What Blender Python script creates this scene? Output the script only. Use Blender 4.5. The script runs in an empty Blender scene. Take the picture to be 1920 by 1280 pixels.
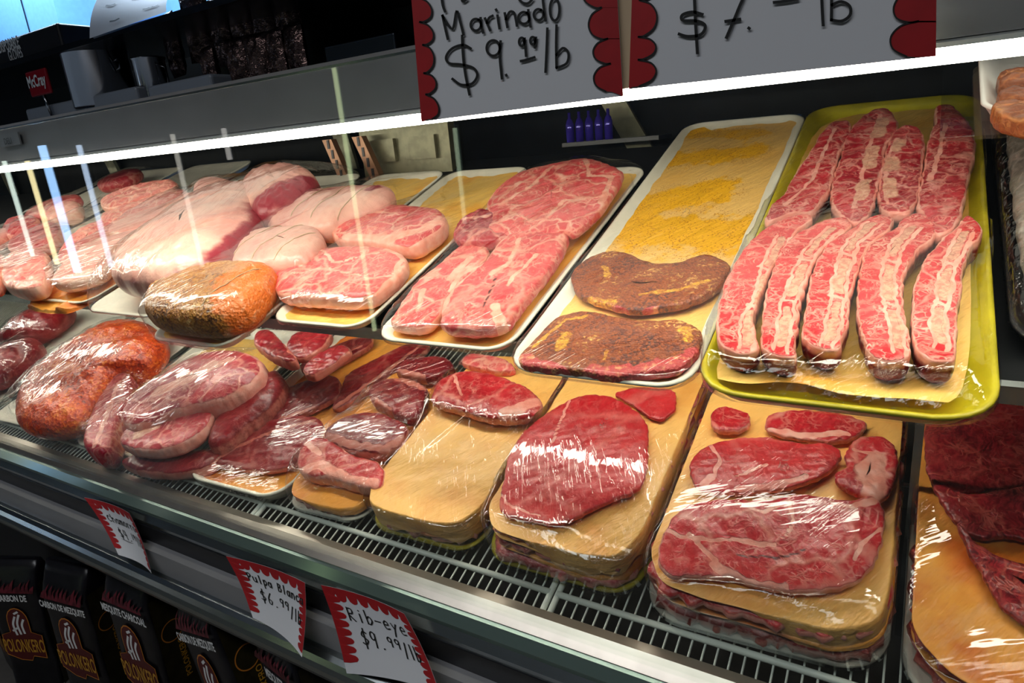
import bpy, math, random
import numpy as np
from mathutils import Vector, Matrix
random.seed(7); rng = np.random.default_rng(7)
S = bpy.context.scene; COL = S.collection
# ---------------------------------------------------------------- camera
CAMZ = 1.60
_c = np.array([960., 640.]); FPX = 1230.
def _ray(p):
    v = np.array([p[0]-_c[0], -(p[1]-_c[1]), -FPX]); return v/np.linalg.norm(v)
_X = -_ray((-1100, 450)); _Z = -_ray((1325, 4640)); _Z -= _X*(_X@_Z); _Z /= np.linalg.norm(_Z); _Y = np.cross(_Z, _X)
RW = np.array([_X, _Y, _Z])
cam = bpy.data.cameras.new('camera'); camo = bpy.data.objects.new('camera', cam); COL.objects.link(camo)
cam.sensor_width = 36; cam.lens = FPX/1920*36; cam.clip_start = .02
camo.matrix_world = Matrix.Translation((0, 0, CAMZ)) @ Matrix(RW.tolist()).to_4x4()
S.camera = camo
# ---------------------------------------------------------------- world and view
S.view_settings.view_transform = 'Standard'; S.view_settings.look = 'None'
S.view_settings.gamma = 1; S.view_settings.exposure = 0.5
try: S.view_settings.use_curve_mapping = False
except Exception: pass
S.cycles.transparent_max_bounces = 24; S.cycles.max_bounces = 8
S.cycles.caustics_reflective = False; S.cycles.caustics_refractive = False
w = bpy.data.worlds.new('world'); S.world = w; w.use_nodes = True
w.node_tree.nodes['Background'].inputs[0].default_value = (.55, .68, 1, 1)
w.node_tree.nodes['Background'].inputs[1].default_value = .05
def area(name, loc, rot, sx, sy, power, color):
    l = bpy.data.lights.new(name, 'AREA'); l.shape = 'RECTANGLE'; l.size = sx; l.size_y = sy; l.energy = power; l.color = color
    o = bpy.data.objects.new(name, l); COL.objects.link(o); o.location = loc; o.rotation_euler = rot; return o
# store ceiling lights in the aisle (in front of the case) and behind the counter
area('aisle_light', (-.9, -.9, 3.3), (math.radians(-22), 0, 0), 3.0, .5, 34, (.93, .96, 1))
area('counter_light', (-4.2, 2.2, 3.5), (0, 0, 0), 3.5, .6, 110, (.62, .80, 1))
LAMP_TOP = 24.0; LAMP_SHELF = 21.0
# ---------------------------------------------------------------- frames
TILT = math.radians(18.916)
D = np.array([0, math.cos(TILT), math.sin(TILT)]); N = np.array([0, -math.sin(TILT), math.cos(TILT)])
O3 = np.array([0, 0, CAMZ]); HU = .52; HD = .84
def W(u, v, n, H): return np.array([u, 0, 0]) + v*D + (n-H)*N + O3
def PU(p, h):
    r = RW @ _ray(p); w_ = r*(-h/(r@N)); return np.array([w_[0], w_@D])
def AY(p, Y):
    r = RW @ _ray(p); return r*Y/r[1] + O3
# ---------------------------------------------------------------- materials
MATS = {}
class NT:
    def __init__(s, name):
        s.m = bpy.data.materials.new(name); s.m.use_nodes = True; s.t = s.m.node_tree; s.t.nodes.clear()
        s.out = s.n('ShaderNodeOutputMaterial')
    def n(s, typ, **k):
        nd = s.t.nodes.new(typ)
        for a, b in k.items():
            if a.startswith('i_'):
                key = a[2:]; key = int(key) if key.isdigit() else key.replace('_', ' ')
                inp = nd.inputs[key]
                if hasattr(b, 'is_output'): s.t.links.new(b, inp)
                else: inp.default_value = b
            else: setattr(nd, a, b)
        return nd
    def math(s, op, a, b=0., c=None, clamp=False):
        nd = s.n('ShaderNodeMath', operation=op, i_0=a, i_1=b, use_clamp=clamp)
        if c is not None:
            if hasattr(c, 'is_output'): s.t.links.new(c, nd.inputs[2])
            else: nd.inputs[2].default_value = c
        return nd.outputs[0]
    def mix(s, f, a, b, bt='MIX'):
        nd = s.n('ShaderNodeMix', data_type='RGBA', blend_type=bt)
        for k, v in ((0, f), (6, a), (7, b)):
            if hasattr(v, 'is_output'): s.t.links.new(v, nd.inputs[k])
            else: nd.inputs[k].default_value = v if k == 0 else (*v, 1) if len(v) == 3 else v
        return nd.outputs[2]
    def ss(s, x, a, b):
        nd = s.n('ShaderNodeMapRange', interpolation_type='SMOOTHSTEP', i_0=x, i_1=a, i_2=b); return nd.outputs[0]
    def noise(s, vec, sc, det=3, rough=.55):
        return s.n('ShaderNodeTexNoise', i_Vector=vec, i_Scale=sc, i_Detail=det, i_Roughness=rough)
    def coord(s, scale=(1, 1, 1), rot=0):
        tc = s.n('ShaderNodeTexCoord').outputs['Object']; oi = s.n('ShaderNodeObjectInfo').outputs['Location']
        v = s.n('ShaderNodeVectorMath', operation='ADD', i_0=tc, i_1=oi).outputs[0]
        if scale != (1, 1, 1) or rot:
            v = s.n('ShaderNodeMapping', i_Vector=v, i_Rotation=(0, 0, rot)).outputs[0]
            v = s.n('ShaderNodeVectorMath', operation='MULTIPLY', i_0=v, i_1=scale).outputs[0]
        return v
    def bsdf(s, col, rough=.5, metal=0., normal=None, **k):
        b = s.n('ShaderNodeBsdfPrincipled', i_Roughness=rough, i_Metallic=metal)
        if hasattr(col, 'is_output'): s.t.links.new(col, b.inputs['Base Color'])
        else: b.inputs['Base Color'].default_value = (*col, 1)
        if normal is not None: s.t.links.new(normal, b.inputs['Normal'])
        for a, v in k.items(): b.inputs[a.replace('_', ' ')].default_value = v
        s.t.links.new(b.outputs[0], s.out.inputs[0]); return b
    def bump(s, h, st, dist=.01):
        return s.n('ShaderNodeBump', i_Strength=st, i_Distance=dist, i_Height=h).outputs[0]
def lin(r, g, b): return tuple((x/255)**2.2 for x in (r, g, b))
def plain(name, col, rough=.5, metal=0., noise=0., nscale=30, bump=0., coat=0., spec=.5):
    t = NT(name); v = t.coord(); c = col
    if noise:
        nz = t.noise(v, nscale).outputs[0]
        c = t.mix(t.ss(nz, .35, .65), tuple(x*(1-noise) for x in col), tuple(min(1, x*(1+noise*.5)) for x in col))
    nm = t.bump(t.noise(v, nscale*2).outputs[0], bump) if bump else None
    t.bsdf(c, rough, metal, nm, Coat_Weight=coat, Coat_Roughness=.1, Specular_IOR_Level=spec); return t.m
def meat(name, lean, lean2, fat=(.86, .62, .5), marble=.6, msc=75, seam=.5, ssc=9, rough=.32, grain=.5, dark=(.07, .005, .008)):
    t = NT(name); v = t.coord()
    nz = t.noise(v, 28, 3); d = t.n('ShaderNodeVectorMath', operation='SCALE', i_0=nz.outputs['Color'], i_3=.035).outputs[0]
    vd = t.n('ShaderNodeVectorMath', operation='ADD', i_0=v, i_1=d).outputs[0]
    big = t.noise(v, 7, 2).outputs[0]
    base = t.mix(t.ss(big, .35, .68), lean, lean2)
    # grain fibres
    gv = t.n('ShaderNodeVectorMath', operation='MULTIPLY', i_0=vd, i_1=(260, 60, 260)).outputs[0]
    g = t.noise(gv, 1, 2).outputs[0]
    base = t.mix(t.math('MULTIPLY', t.ss(g, .3, .8), .35*grain), base, tuple(min(1, x*2.2+.03) for x in lean2))
    def veins(sc, w0, w1, g0, g1, off):
        vv = t.n('ShaderNodeVectorMath', operation='ADD', i_0=vd, i_1=(off, off, 0)).outputs[0]
        e = t.n('ShaderNodeTexVoronoi', feature='DISTANCE_TO_EDGE', i_Vector=vv, i_Scale=sc).outputs[0]
        m = t.math('SUBTRACT', 1., t.ss(e, w0, w1))
        gate = t.ss(t.noise(vv, sc*.45, 2).outputs[0], g0, g1)
        return t.math('MULTIPLY', m, gate)
    m1 = t.math('MULTIPLY', veins(msc, .0, .16, .42, .66, .3), marble)
    m1b = t.math('MULTIPLY', veins(msc*2.1, .0, .2, .46, .66, .9), marble*.8)
    m2 = t.math('MULTIPLY', veins(ssc, .0, .07, .25, .5, 1.7), seam)
    at = t.n('ShaderNodeAttribute', attribute_name='paint'); sp = t.n('ShaderNodeSeparateColor', i_0=at.outputs['Color'])
    # roughen the painted mask edges
    rz = t.math('MULTIPLY', t.math('SUBTRACT', t.noise(v, 110, 3).outputs[0], .5), 1.1)
    R = t.ss(t.math('ADD', sp.outputs[0], t.math('MULTIPLY', rz, sp.outputs[0])), .25, .6)
    F = t.math('MAXIMUM', t.math('MAXIMUM', m1, m1b), t.math('MAXIMUM', m2, R), clamp=True)
    fz = t.mix(t.ss(t.noise(v, 45, 4).outputs[0], .3, .72), tuple(x*a for x, a in zip(fat, (.93, .62, .58))), fat)
    c = t.mix(F, base, fz)
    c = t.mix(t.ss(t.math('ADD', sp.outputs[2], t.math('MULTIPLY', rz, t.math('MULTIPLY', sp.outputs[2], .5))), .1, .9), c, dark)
    bone = t.mix(t.ss(t.noise(v, 160, 3).outputs[0], .35, .6), (.60, .24, .17), (.74, .40, .27))
    c = t.mix(t.ss(t.math('ADD', sp.outputs[1], t.math('MULTIPLY', rz, .3)), .3, .6), c, bone)
    h = t.math('ADD', t.math('MULTIPLY', F, .35), t.math('ADD', t.math('MULTIPLY', g, .25), t.noise(v, 35, 4).outputs[0]))
    t.bsdf(c, rough, 0, t.bump(h, .55, .004), Coat_Weight=.08, Coat_Roughness=.12, Specular_IOR_Level=.35)
    return t.m
def spice(name, cols, sc=420, meatmix=None, rough=.5, bump=.8, thr=.35):
    t = NT(name); v = t.coord()
    vo = t.n('ShaderNodeTexVoronoi', i_Vector=v, i_Scale=sc); r = t.n('ShaderNodeSeparateColor', i_0=vo.outputs['Color']).outputs[0]
    big = t.noise(v, 16, 4).outputs[0]
    rmp = t.n('ShaderNodeValToRGB', i_0=t.math('ADD', t.math('MULTIPLY', r, .55), t.math('MULTIPLY', t.ss(big, .3, .7), .45)))
    cr = rmp.color_ramp; cr.interpolation = 'LINEAR'
    while len(cr.elements) < len(cols): cr.elements.new(.5)
    for i, c in enumerate(cols): cr.elements[i].position = i/(len(cols)-1); cr.elements[i].color = (*c, 1)
    c = rmp.outputs[0]
    at = t.n('ShaderNodeAttribute', attribute_name='paint'); sp = t.n('ShaderNodeSeparateColor', i_0=at.outputs['Color'])
    nn = t.noise(v, 70, 4).outputs[0]
    if meatmix:
        fz = t.mix(t.ss(t.noise(v, 90, 3).outputs[0], .5, .72), meatmix, (.78, .34, .16))
        c = t.mix(t.ss(t.math('ADD', sp.outputs[2], t.math('MULTIPLY', t.math('SUBTRACT', nn, .5), 1.2)), .35, .65), c, fz)
        c = t.mix(t.math('MULTIPLY', t.ss(t.math('ADD', sp.outputs[0], t.math('MULTIPLY', t.math('SUBTRACT', nn, .5), 2.)), .3, .75), .8), c, t.mix(r, (.95, .52, .04), (.42, .13, .012)))
    sep = t.math('ADD', vo.outputs['Distance'], t.math('MULTIPLY', nn, 2.))
    t.bsdf(c, rough, 0, t.bump(sep, bump, .002), Coat_Weight=.15, Coat_Roughness=.25); return t.m
def paper(name, c1=lin(250, 190, 104), c2=lin(226, 134, 40), amt=.5, spots=False):
    t = NT(name); v = t.coord()
    c = t.mix(t.math('MULTIPLY', t.ss(t.noise(v, 9, 4).outputs[0], .45, .7), amt), c1, c2)
    if spots:
        at = t.n('ShaderNodeAttribute', attribute_name='paint'); sp = t.n('ShaderNodeSeparateColor', i_0=at.outputs['Color'])
        sm = t.ss(t.math('ADD', sp.outputs[0], t.math('MULTIPLY', t.math('SUBTRACT', t.noise(v, 24, 7, .7).outputs[0], .5), 2.6)), .45, .7)
        c = t.mix(t.math('MULTIPLY', sm, .9), c, lin(255, 184, 10))
        e = t.n('ShaderNodeTexVoronoi', i_Vector=v, i_Scale=230)
        k = t.math('MULTIPLY', t.math('SUBTRACT', 1., t.ss(e.outputs['Distance'], .12, .40)), t.ss(t.noise(v, 45, 3).outputs[0], .38, .50))
        k = t.math('MULTIPLY', k, t.math('ADD', t.ss(sp.outputs[0], .02, .4), .25))
        c = t.mix(t.math('MULTIPLY', k, .85), c, lin(176, 104, 16))
    n1 = t.noise(t.coord((30, 9, 30), .5), 1, 4, .6).outputs[0]
    b = t.bsdf(c, .42, 0, t.bump(n1, .8, .010), Coat_Weight=.15, Coat_Roughness=.2); return t.m
def film(name, ang=.6, streak=1., f0=.07, sx=150, sy=9, gate=.45):
    t = NT(name)
    v1 = t.coord((sx, sy, sx), ang); s1 = t.ss(t.noise(v1, 1, 2, .6).outputs[0], .50, .64)
    v2 = t.coord((sx*.25, sy*.6, 20), ang+.5); s2 = t.noise(v2, 1, 3, .5).outputs[0]
    g = t.ss(t.noise(t.coord(), 11, 2).outputs[0], gate, gate+.2)
    h = t.math('ADD', t.math('MULTIPLY', t.math('MULTIPLY', s1, g), streak*.22), t.math('MULTIPLY', s2, .8))
    nm = t.bump(h, .55, .0035)
    fc = t.n('ShaderNodeLayerWeight', i_Blend=.5).outputs['Facing']
    fr = t.math('MINIMUM', t.math('ADD', t.math('MULTIPLY', t.math('POWER', fc, 5.), 1-f0), f0), .45)
    tr = t.n('ShaderNodeBsdfTransparent', i_Color=(.985, .985, .98, 1)); gl = t.n('ShaderNodeBsdfGlossy', i_Roughness=.025, i_Normal=nm)
    mx = t.n('ShaderNodeMixShader', i_0=fr, i_1=tr.outputs[0], i_2=gl.outputs[0]); t.t.links.new(mx.outputs[0], t.out.inputs[0]); return t.m
def glassm(name, f0=.05, tint=(.97, .99, .975)):
    t = NT(name); fc = t.n('ShaderNodeLayerWeight', i_Blend=.5).outputs['Facing']
    fr = t.math('ADD', t.math('MULTIPLY', t.math('POWER', fc, 5.), 1-f0), f0, clamp=True)
    tr = t.n('ShaderNodeBsdfTransparent', i_Color=(*tint, 1)); gl = t.n('ShaderNodeBsdfGlossy', i_Roughness=.004)
    mx = t.n('ShaderNodeMixShader', i_0=fr, i_1=tr.outputs[0], i_2=gl.outputs[0]); t.t.links.new(mx.outputs[0], t.out.inputs[0]); return t.m
def emit(name, col, st):
    t = NT(name); e = t.n('ShaderNodeEmission', i_Color=(*col, 1), i_Strength=st); t.t.links.new(e.outputs[0], t.out.inputs[0]); return t.m
M = dict(
 beef=meat('beef', (.40, .006, .012), (.56, .018, .026), (.82, .40, .32), .45, 70, .6, 9, dark=(.10, .003, .008)),
 beefplain=meat('beef_round', (.46, .008, .014), (.60, .026, .030), (.85, .38, .32), .22, 60, .3, 6),
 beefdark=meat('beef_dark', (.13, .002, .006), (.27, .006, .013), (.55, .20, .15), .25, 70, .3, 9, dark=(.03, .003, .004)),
 skirt=meat('beef_skirt', (.09, .002, .005), (.27, .006, .010), (.60, .14, .10), .8, 55, .2, 8, grain=1.6),
 rib=meat('beef_rib', (.52, .012, .020), (.70, .05, .055), (.92, .48, .38), 1., 110, .6, 22, dark=(.15, .004, .010)),
 ribdark=meat('beef_rib_dark', (.28, .006, .014), (.48, .02, .03), (.84, .44, .36), .75, 90, .7, 20, dark=(.09, .003, .008)),
 pork=meat('pork', (.60, .045, .055), (.74, .11, .105), (.92, .50, .38), .8, 55, .9, 12, grain=.4),
 porkpale=meat('pork_pale', (.78, .27, .22), (.86, .40, .32), (.93, .64, .50), .5, 50, .5, 8, grain=.25),
 porkfat=meat('pork_fat', (.70, .30, .25), (.80, .43, .34), (.88, .56, .44), .3, 40, .4, 7, grain=.1, dark=(.30, .035, .05)),
 porkribs=meat('pork_ribs', (.55, .06, .06), (.72, .22, .18), (.88, .55, .42), .9, 50, .9, 14),
 purple=meat('pork_shank', (.30, .012, .030), (.46, .04, .05), (.80, .42, .34), .5, 45, .7, 12),
 spiced=spice('spiced_steak', [(.05, .008, .004), (.16, .025, .006), (.34, .075, .012), (.22, .04, .008), (.85, .45, .12)], 270, (.52, .05, .05)),
 pepper=spice('pepper_crust', [(.03, .010, .004), (.24, .07, .010), (.48, .20, .025), (.34, .10, .010), (.86, .52, .18)], 210, (.72, .16, .015), bump=1.),
 chili=spice('chili_marinade', [(.16, .010, .003), (.45, .03, .004), (.62, .06, .006), (.78, .13, .012), (.90, .30, .06)], 170, None, .3),
 cooked=meat('cooked_pork', (.10, .022, .010), (.30, .08, .02), (.62, .28, .09), .6, 60, .8, 12),
 paper=paper('peach_paper'), paperor=paper('orange_paper', lin(244, 164, 66), lin(214, 98, 14), .95),
 paperspice=paper('spiced_paper', lin(250, 198, 112), lin(244, 176, 72), .4, True),
 paperyel=paper('yellow_paper', lin(252, 202, 106), lin(244, 164, 48), .7),
 foam=plain('white_foam', (.86, .83, .70), .45, noise=.06), yfoam=plain('yellow_foam', (.60, .50, .012), .4, noise=.15, nscale=20),
 film=film('wrap', .6, 1.4, .042), film2=film('wrap_streaked', .9, 4.2, .07, 120, 4, .25), film3=film('wrap_loose', -.5, 2.4, .065, 140, 12, .36),
 glass=glassm('glass'), wire=plain('white_wire', (.78, .82, .74), .35, noise=.05),
 alum=plain('aluminium', (.62, .56, .48), .3, .9, .1, 12), steel=plain('steel', (.42, .46, .46), .22, 1., .08, 6, .02),
 greensteel=plain('green_glass_edge', (.24, .33, .29), .15, .6), darksteel=plain('dark_steel', (.10, .12, .14), .25, .9),
 grey=plain('grey_panel', (.30, .30, .31), .3, .2, .06, 5), brushed=plain('stainless_fascia', (.30, .29, .29), .32, .35, .08, 7),
 black=plain('black', (.012, .012, .014), .35), blackgloss=plain('black_gloss', (.010, .011, .013), .3), matt=plain('matt_black', (.010, .011, .012), .7, spec=.12), film2b=film('wrap_strong_streaks', .25, 9., .09, 90, 3, .2),
 darkwall=plain('dark_wall', (.03, .035, .038), .4, 0, .4, 8), bronze=plain('bronze_upright', (.32, .17, .10), .35, .6, .1),
 olive=plain('olive_metal', (.20, .19, .12), .35, .5, .2, 30), white=plain('white_card', (.66, .67, .70), .5),
 red=plain('red_card', (.36, .006, .010), .5, noise=.1), ink=plain('black_ink', (.006, .006, .006), .5),
 tan=plain('tan_card', (.52, .38, .24), .5), twine=plain('twine', (.55, .42, .25), .8), whiteplastic=plain('white_plastic', (.82, .80, .76), .3),
 bag=plain('bag_black', (.008, .007, .010), .3, noise=.3), bagside=plain('bag_side_brown', (.028, .022, .008), .3, noise=.3),
 maroon=plain('maroon_print', (.10, .008, .008), .4), gold=plain('gold_print', (.62, .30, .03), .4), orange=plain('orange_print', (.65, .22, .03), .4),
 printwhite=plain('white_print', (.85, .85, .85), .4), flame=plain('flame_print', (.12, .01, .02), .4, noise=.5, nscale=60),
 blue=plain('blue_tint_wall', (.20, .46, .90), .5, noise=.05), chrome=plain('chrome', (.34, .35, .37), .16, 1.),
 redgloss=plain('red_badge', (.35, .01, .02), .15, coat=.6), snack=plain('snack_foil', (.16, .10, .09), .14, .75, .7, 22, .9),
 concrete=plain('floor_tile', (.12, .11, .10), .4, noise=.3, nscale=6), ceil=plain('ceiling_tile', (.3, .3, .3), .8),
 greyback=plain('liner_grey', (.17, .17, .14), .35, .3, .15, 4), darkfilm=meat('dark_wrapped', (.10, .07, .06), (.28, .24, .20), (.55, .5, .45), .5, 40, .6, 14),
 fillpanel=emit('fill_panel_glow', (1, .92, .78), .75), lamptop=emit('lamp_diffuser', (1, .93, .80), LAMP_TOP), lampshelf=emit('shelf_lamp_diffuser', (1, .94, .82), LAMP_SHELF),  # first entry: glow of the added panel that fills the tray backs
)
# ---------------------------------------------------------------- object helpers
def mesh_obj(name, verts, faces, mat, parent=None, smooth=True, loc=None, rot=None):
    me = bpy.data.meshes.new(name); me.from_pydata([tuple(map(float, v)) for v in verts], [], faces); me.validate(); me.update()
    me.materials.append(M[mat] if isinstance(mat, str) else mat)
    if smooth: me.polygons.foreach_set('use_smooth', [True]*len(me.polygons))
    o = bpy.data.objects.new(name, me); COL.objects.link(o)
    if parent: o.parent = parent
    if loc is not None: o.location = tuple(loc)
    if rot is not None: o.rotation_euler = rot
    return o
def tag(o, label, cat, group=None):
    o['label'] = label; o['category'] = cat
    if group: o['group'] = group
    return o
def struct(o): o['kind'] = 'structure'; return o
def empty(name, loc, label=None, cat=None, group=None, rot=(0, 0, 0)):
    o = bpy.data.objects.new(name, None); COL.objects.link(o); o.location = tuple(loc); o.rotation_euler = rot; o.empty_display_size = .02
    if label: tag(o, label, cat, group)
    return o
class MB:
    def __init__(s): s.v = []; s.f = []
    def add(s, v, f):
        b = len(s.v); s.v += [tuple(map(float, x)) for x in v]; s.f += [tuple(i+b for i in q) for q in f]
    def box(s, a, b):
        x0, y0, z0 = a; x1, y1, z1 = b
        s.add([(x0,y0,z0),(x1,y0,z0),(x1,y1,z0),(x0,y1,z0),(x0,y0,z1),(x1,y0,z1),(x1,y1,z1),(x0,y1,z1)],
              [(0,3,2,1),(4,5,6,7),(0,1,5,4),(1,2,6,5),(2,3,7,6),(3,0,4,7)])
    def tube(s, pts, r, k=8, cap=True):
        pts = [np.array(p, float) for p in pts]; n = len(pts); V = []
        for i, p in enumerate(pts):
            t = pts[min(i+1, n-1)]-pts[max(i-1, 0)]; t /= np.linalg.norm(t)+1e-9
            a = np.cross(t, (0, 0, 1) if abs(t[2]) < .9 else (1, 0, 0)); a /= np.linalg.norm(a); b = np.cross(t, a)
            rr = r[i] if hasattr(r, '__len__') else r
            V += [p+rr*(math.cos(q)*a+math.sin(q)*b) for q in np.linspace(0, 2*math.pi, k, endpoint=False)]
        F = [(i*k+j, i*k+(j+1)%k, (i+1)*k+(j+1)%k, (i+1)*k+j) for i in range(n-1) for j in range(k)]
        if cap: F += [tuple(range(k))[::-1], tuple((n-1)*k+j for j in range(k))]
        s.add(V, F)
    def prism_x(s, prof, x0, x1):   # profile (y,z) extruded along x
        k = len(prof); V = [(x0, y, z) for y, z in prof]+[(x1, y, z) for y, z in prof]
        s.add(V, [(j, (j+1) % k, k+(j+1) % k, k+j) for j in range(k)]+[tuple(range(k))[::-1], tuple(range(k, 2*k))])
    def lathe(s, prof, c, k=32):
        V = [(c[0]+r*math.cos(a), c[1]+r*math.sin(a), c[2]+z) for r, z in prof for a in np.linspace(0, 2*math.pi, k, endpoint=False)]
        s.add(V, [(i*k+j, i*k+(j+1) % k, (i+1)*k+(j+1) % k, (i+1)*k+j) for i in range(len(prof)-1) for j in range(k)])
    def build(s, name, mat, parent=None, smooth=False, origin=None):
        v = s.v
        if origin is None and parent is None:
            a = np.array(v); origin = ((a[:, 0].min()+a[:, 0].max())/2, (a[:, 1].min()+a[:, 1].max())/2, a[:, 2].min())
        if parent is not None and origin is None: origin = (0, 0, 0); off = np.array(parent.location) if PARENT_WORLD else np.zeros(3)
        else: off = np.array(origin)
        v = [np.array(p)-off for p in v]
        return mesh_obj(name, v, s.f, mat, parent, smooth, None if parent is not None else origin)
PARENT_WORLD = True   # MB vertices are given in world space; parents are unrotated
def wobble(p, sc, seed, amp):
    """cheap smooth 2d value noise from sines"""
    r = np.random.default_rng(seed); out = np.zeros(len(p))
    for k in range(7):
        a = r.uniform(0, 2*math.pi); q = sc*(1+.5*k)*r.uniform(.7, 1.3)
        out += np.sin(q*(p[:, 0]*math.cos(a)+p[:, 1]*math.sin(a))+r.uniform(0, 6.28))/(1+.5*k)
    return amp*out/3
def smooth_closed(P, n, it=1):
    P = np.array(P, float)
    for _ in range(2):
        Q = np.empty((2*len(P), 2)); nx = np.roll(P, -1, 0); Q[0::2] = P*.8+nx*.2; Q[1::2] = P*.2+nx*.8; P = Q
    d = np.r_[0, np.cumsum(np.linalg.norm(np.roll(P, -1, 0)-P, axis=1))]; PP = np.vstack([P, P[:1]])
    t = np.linspace(0, d[-1], n, endpoint=False)
    return np.c_[np.interp(t, d, PP[:, 0]), np.interp(t, d, PP[:, 1])]
def ccw(P):
    x, y = P[:, 0], P[:, 1]; a = np.sum(x*np.roll(y, -1)-np.roll(x, -1)*y)
    return P if a > 0 else P[::-1].copy()
def spine_of(P):
    c = P.mean(0); q = P-c; _, s_, vt = np.linalg.svd(q, full_matrices=False); ax, bx = vt[0], vt[1]
    a, b = q@ax, q@bx; lo, hi = a.min(), a.max(); Wd = b.max()-b.min(); L = hi-lo
    e = min(Wd*.5, L*.42); ts = np.linspace(lo+e, hi-e, 9); pts = []
    for t in ts:
        bb = []
        for i in range(len(P)):
            j = (i+1) % len(P)
            if (a[i]-t)*(a[j]-t) <= 0 and a[i] != a[j]: bb.append(b[i]+(b[j]-b[i])*(t-a[i])/(a[j]-a[i]))
        m = (min(bb)+max(bb))/2 if bb else 0; pts.append(c+ax*t+bx*m)
    return np.array(pts)
def nearest_on(poly, P):
    best = None; bd = None
    for i in range(len(poly)-1):
        A, B = poly[i], poly[i+1]; d = B-A; L = d@d+1e-12
        t = np.clip(((P-A)@d)/L, 0, 1)[:, None]; Q = A+t*d; dd = np.linalg.norm(P-Q, axis=1)
        if best is None: best, bd = Q, dd
        else:
            m = dd < bd; best = np.where(m[:, None], Q, best); bd = np.minimum(bd, dd)
    return best, bd
def normals2(P):
    t = np.roll(P, -1, 0)-np.roll(P, 1, 0); t /= np.linalg.norm(t, axis=1)[:, None]+1e-9; return np.c_[t[:, 1], -t[:, 0]]  # outward for ccw
def ringfaces(nr, n):
    return [(i*n+j, i*n+(j+1) % n, (i+1)*n+(j+1) % n, (i+1)*n+j) for i in range(nr-1) for j in range(n)]
PK = {}
def reg(pkg, uvn):
    if pkg: PK.setdefault(pkg, []).append(np.array(uvn))
def plane_obj(name, V, F, mat, H, origin, parent=None, paint=None):
    """V in plane coords (u,v,n)"""
    o3 = np.array(origin); Vl = np.array(V)-o3
    if parent is None: o = mesh_obj(name, Vl, F, mat, None, True, W(*origin, H), (TILT, 0, 0))
    else: o = mesh_obj(name, Vl, F, mat, parent, True)
    if paint is not None:
        ca = o.data.color_attributes.new('paint', 'FLOAT_COLOR', 'POINT'); ca.data.foreach_set('color', np.c_[paint, np.ones(len(paint))].astype(np.float32).ravel())
    return o
def cut(name, label, cat, out, H, base, t, mat, pkg=None, k=1.0, e=5., edge=.45, strokes=(), rim=None, bumpy=.002, n=150, m=22, group=None, tilt=(0, 0), seed=None, uv=False, crown=0., wob=.002, parent=None, side=0.):
    """a piece of meat: closed solid from the outline of its top face; e = squareness of the edge (2 round .. 8 flat)"""
    seed = seed or (abs(hash(label)) % 1000 if False else sum(map(ord, label)) % 997)
    h = H-base-t*k
    P = np.array([PU(p, h) for p in out]) if not uv else np.array(out, float)
    P = ccw(smooth_closed(ccw(P), n)); nn = normals2(P); P = P+nn*wobble(P, 220, seed, wob)[:, None]
    sp = spine_of(P); Q, _ = nearest_on(sp, P)
    for _ in range(6): Q = (np.roll(Q, 1, 0)+Q*2+np.roll(Q, -1, 0))/4
    x = np.linspace(0, 1, m); ss = 1-(1-x)**1.7
    V = []; zmid = t*edge
    lift = lambda p: (p[:, 0]-P[:, 0].mean())*tilt[0]+(p[:, 1]-P[:, 1].mean())*tilt[1]
    for s in ss:
        p = Q+s*(P-Q); z = zmid+(t-zmid)*(1-s**e)**(1/e if e > 2 else .5)+crown*(1-s**2)
        zz = z+wobble(p, 60, seed+1, bumpy)*(1-s**3)+wobble(p, 190, seed+2, bumpy*.5)*(1-s**6)+lift(p)
        V.append(np.c_[p, np.maximum(zz, .001)])
    for s in (.995, .975, .93, .8, .0):
        p = Q+s*(P-Q); z = zmid*(1-(1-s**6)**.5) if s > 0 else 0
        V.append(np.c_[p, np.full(n, z)+np.maximum(lift(p), 0)*(s > .9)])
    V = np.vstack(V); V[:, 2] += base; nr = m+5
    F = ringfaces(nr, n)
    # paint masks
    paint = np.zeros((len(V), 3)); xy = V[:, :2]
    if rim:
        amt, wd = rim[:2]; d = np.concatenate([np.linalg.norm(P-(Q+s*(P-Q)), axis=1) for s in ss]+[np.zeros(n)]*5)
        a0 = 1. if len(rim) < 3 else np.clip(np.tile(nn@np.array([math.cos(rim[2]), math.sin(rim[2])]), nr)*1.6+.6, 0, 1)
        wdv = wd*(1+wobble(xy, 45, seed+5, .8)); paint[:, 0] = amt*np.clip(1.3-d/np.maximum(wdv, 1e-4), 0, 1)*a0
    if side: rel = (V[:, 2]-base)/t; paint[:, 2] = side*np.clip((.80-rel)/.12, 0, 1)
    for kd, wd, pts in strokes:
        pl = np.array([PU(p, h) for p in pts]) if not uv else np.array(pts, float)
        q = xy+np.c_[wobble(xy, 130, seed+7, .003), wobble(xy, 130, seed+9, .003)]
        if len(pl) == 1: d = np.linalg.norm(q-pl[0], axis=1)
        else: d = nearest_on(pl, q)[1]
        d = d/(1+wobble(xy, 80, seed+11, .4)); c = 'fbd'.index(kd)
        paint[:, c] = np.maximum(paint[:, c], np.clip(1.45-d/wd, 0, 1))
    reg(pkg, V[:m*n])
    org = (P[:, 0].mean(), P[:, 1].mean(), base)
    o = plane_obj(name, V, F, mat, H, org, parent, paint)
    if parent is None: tag(o, label, cat, group)
    return o
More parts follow.
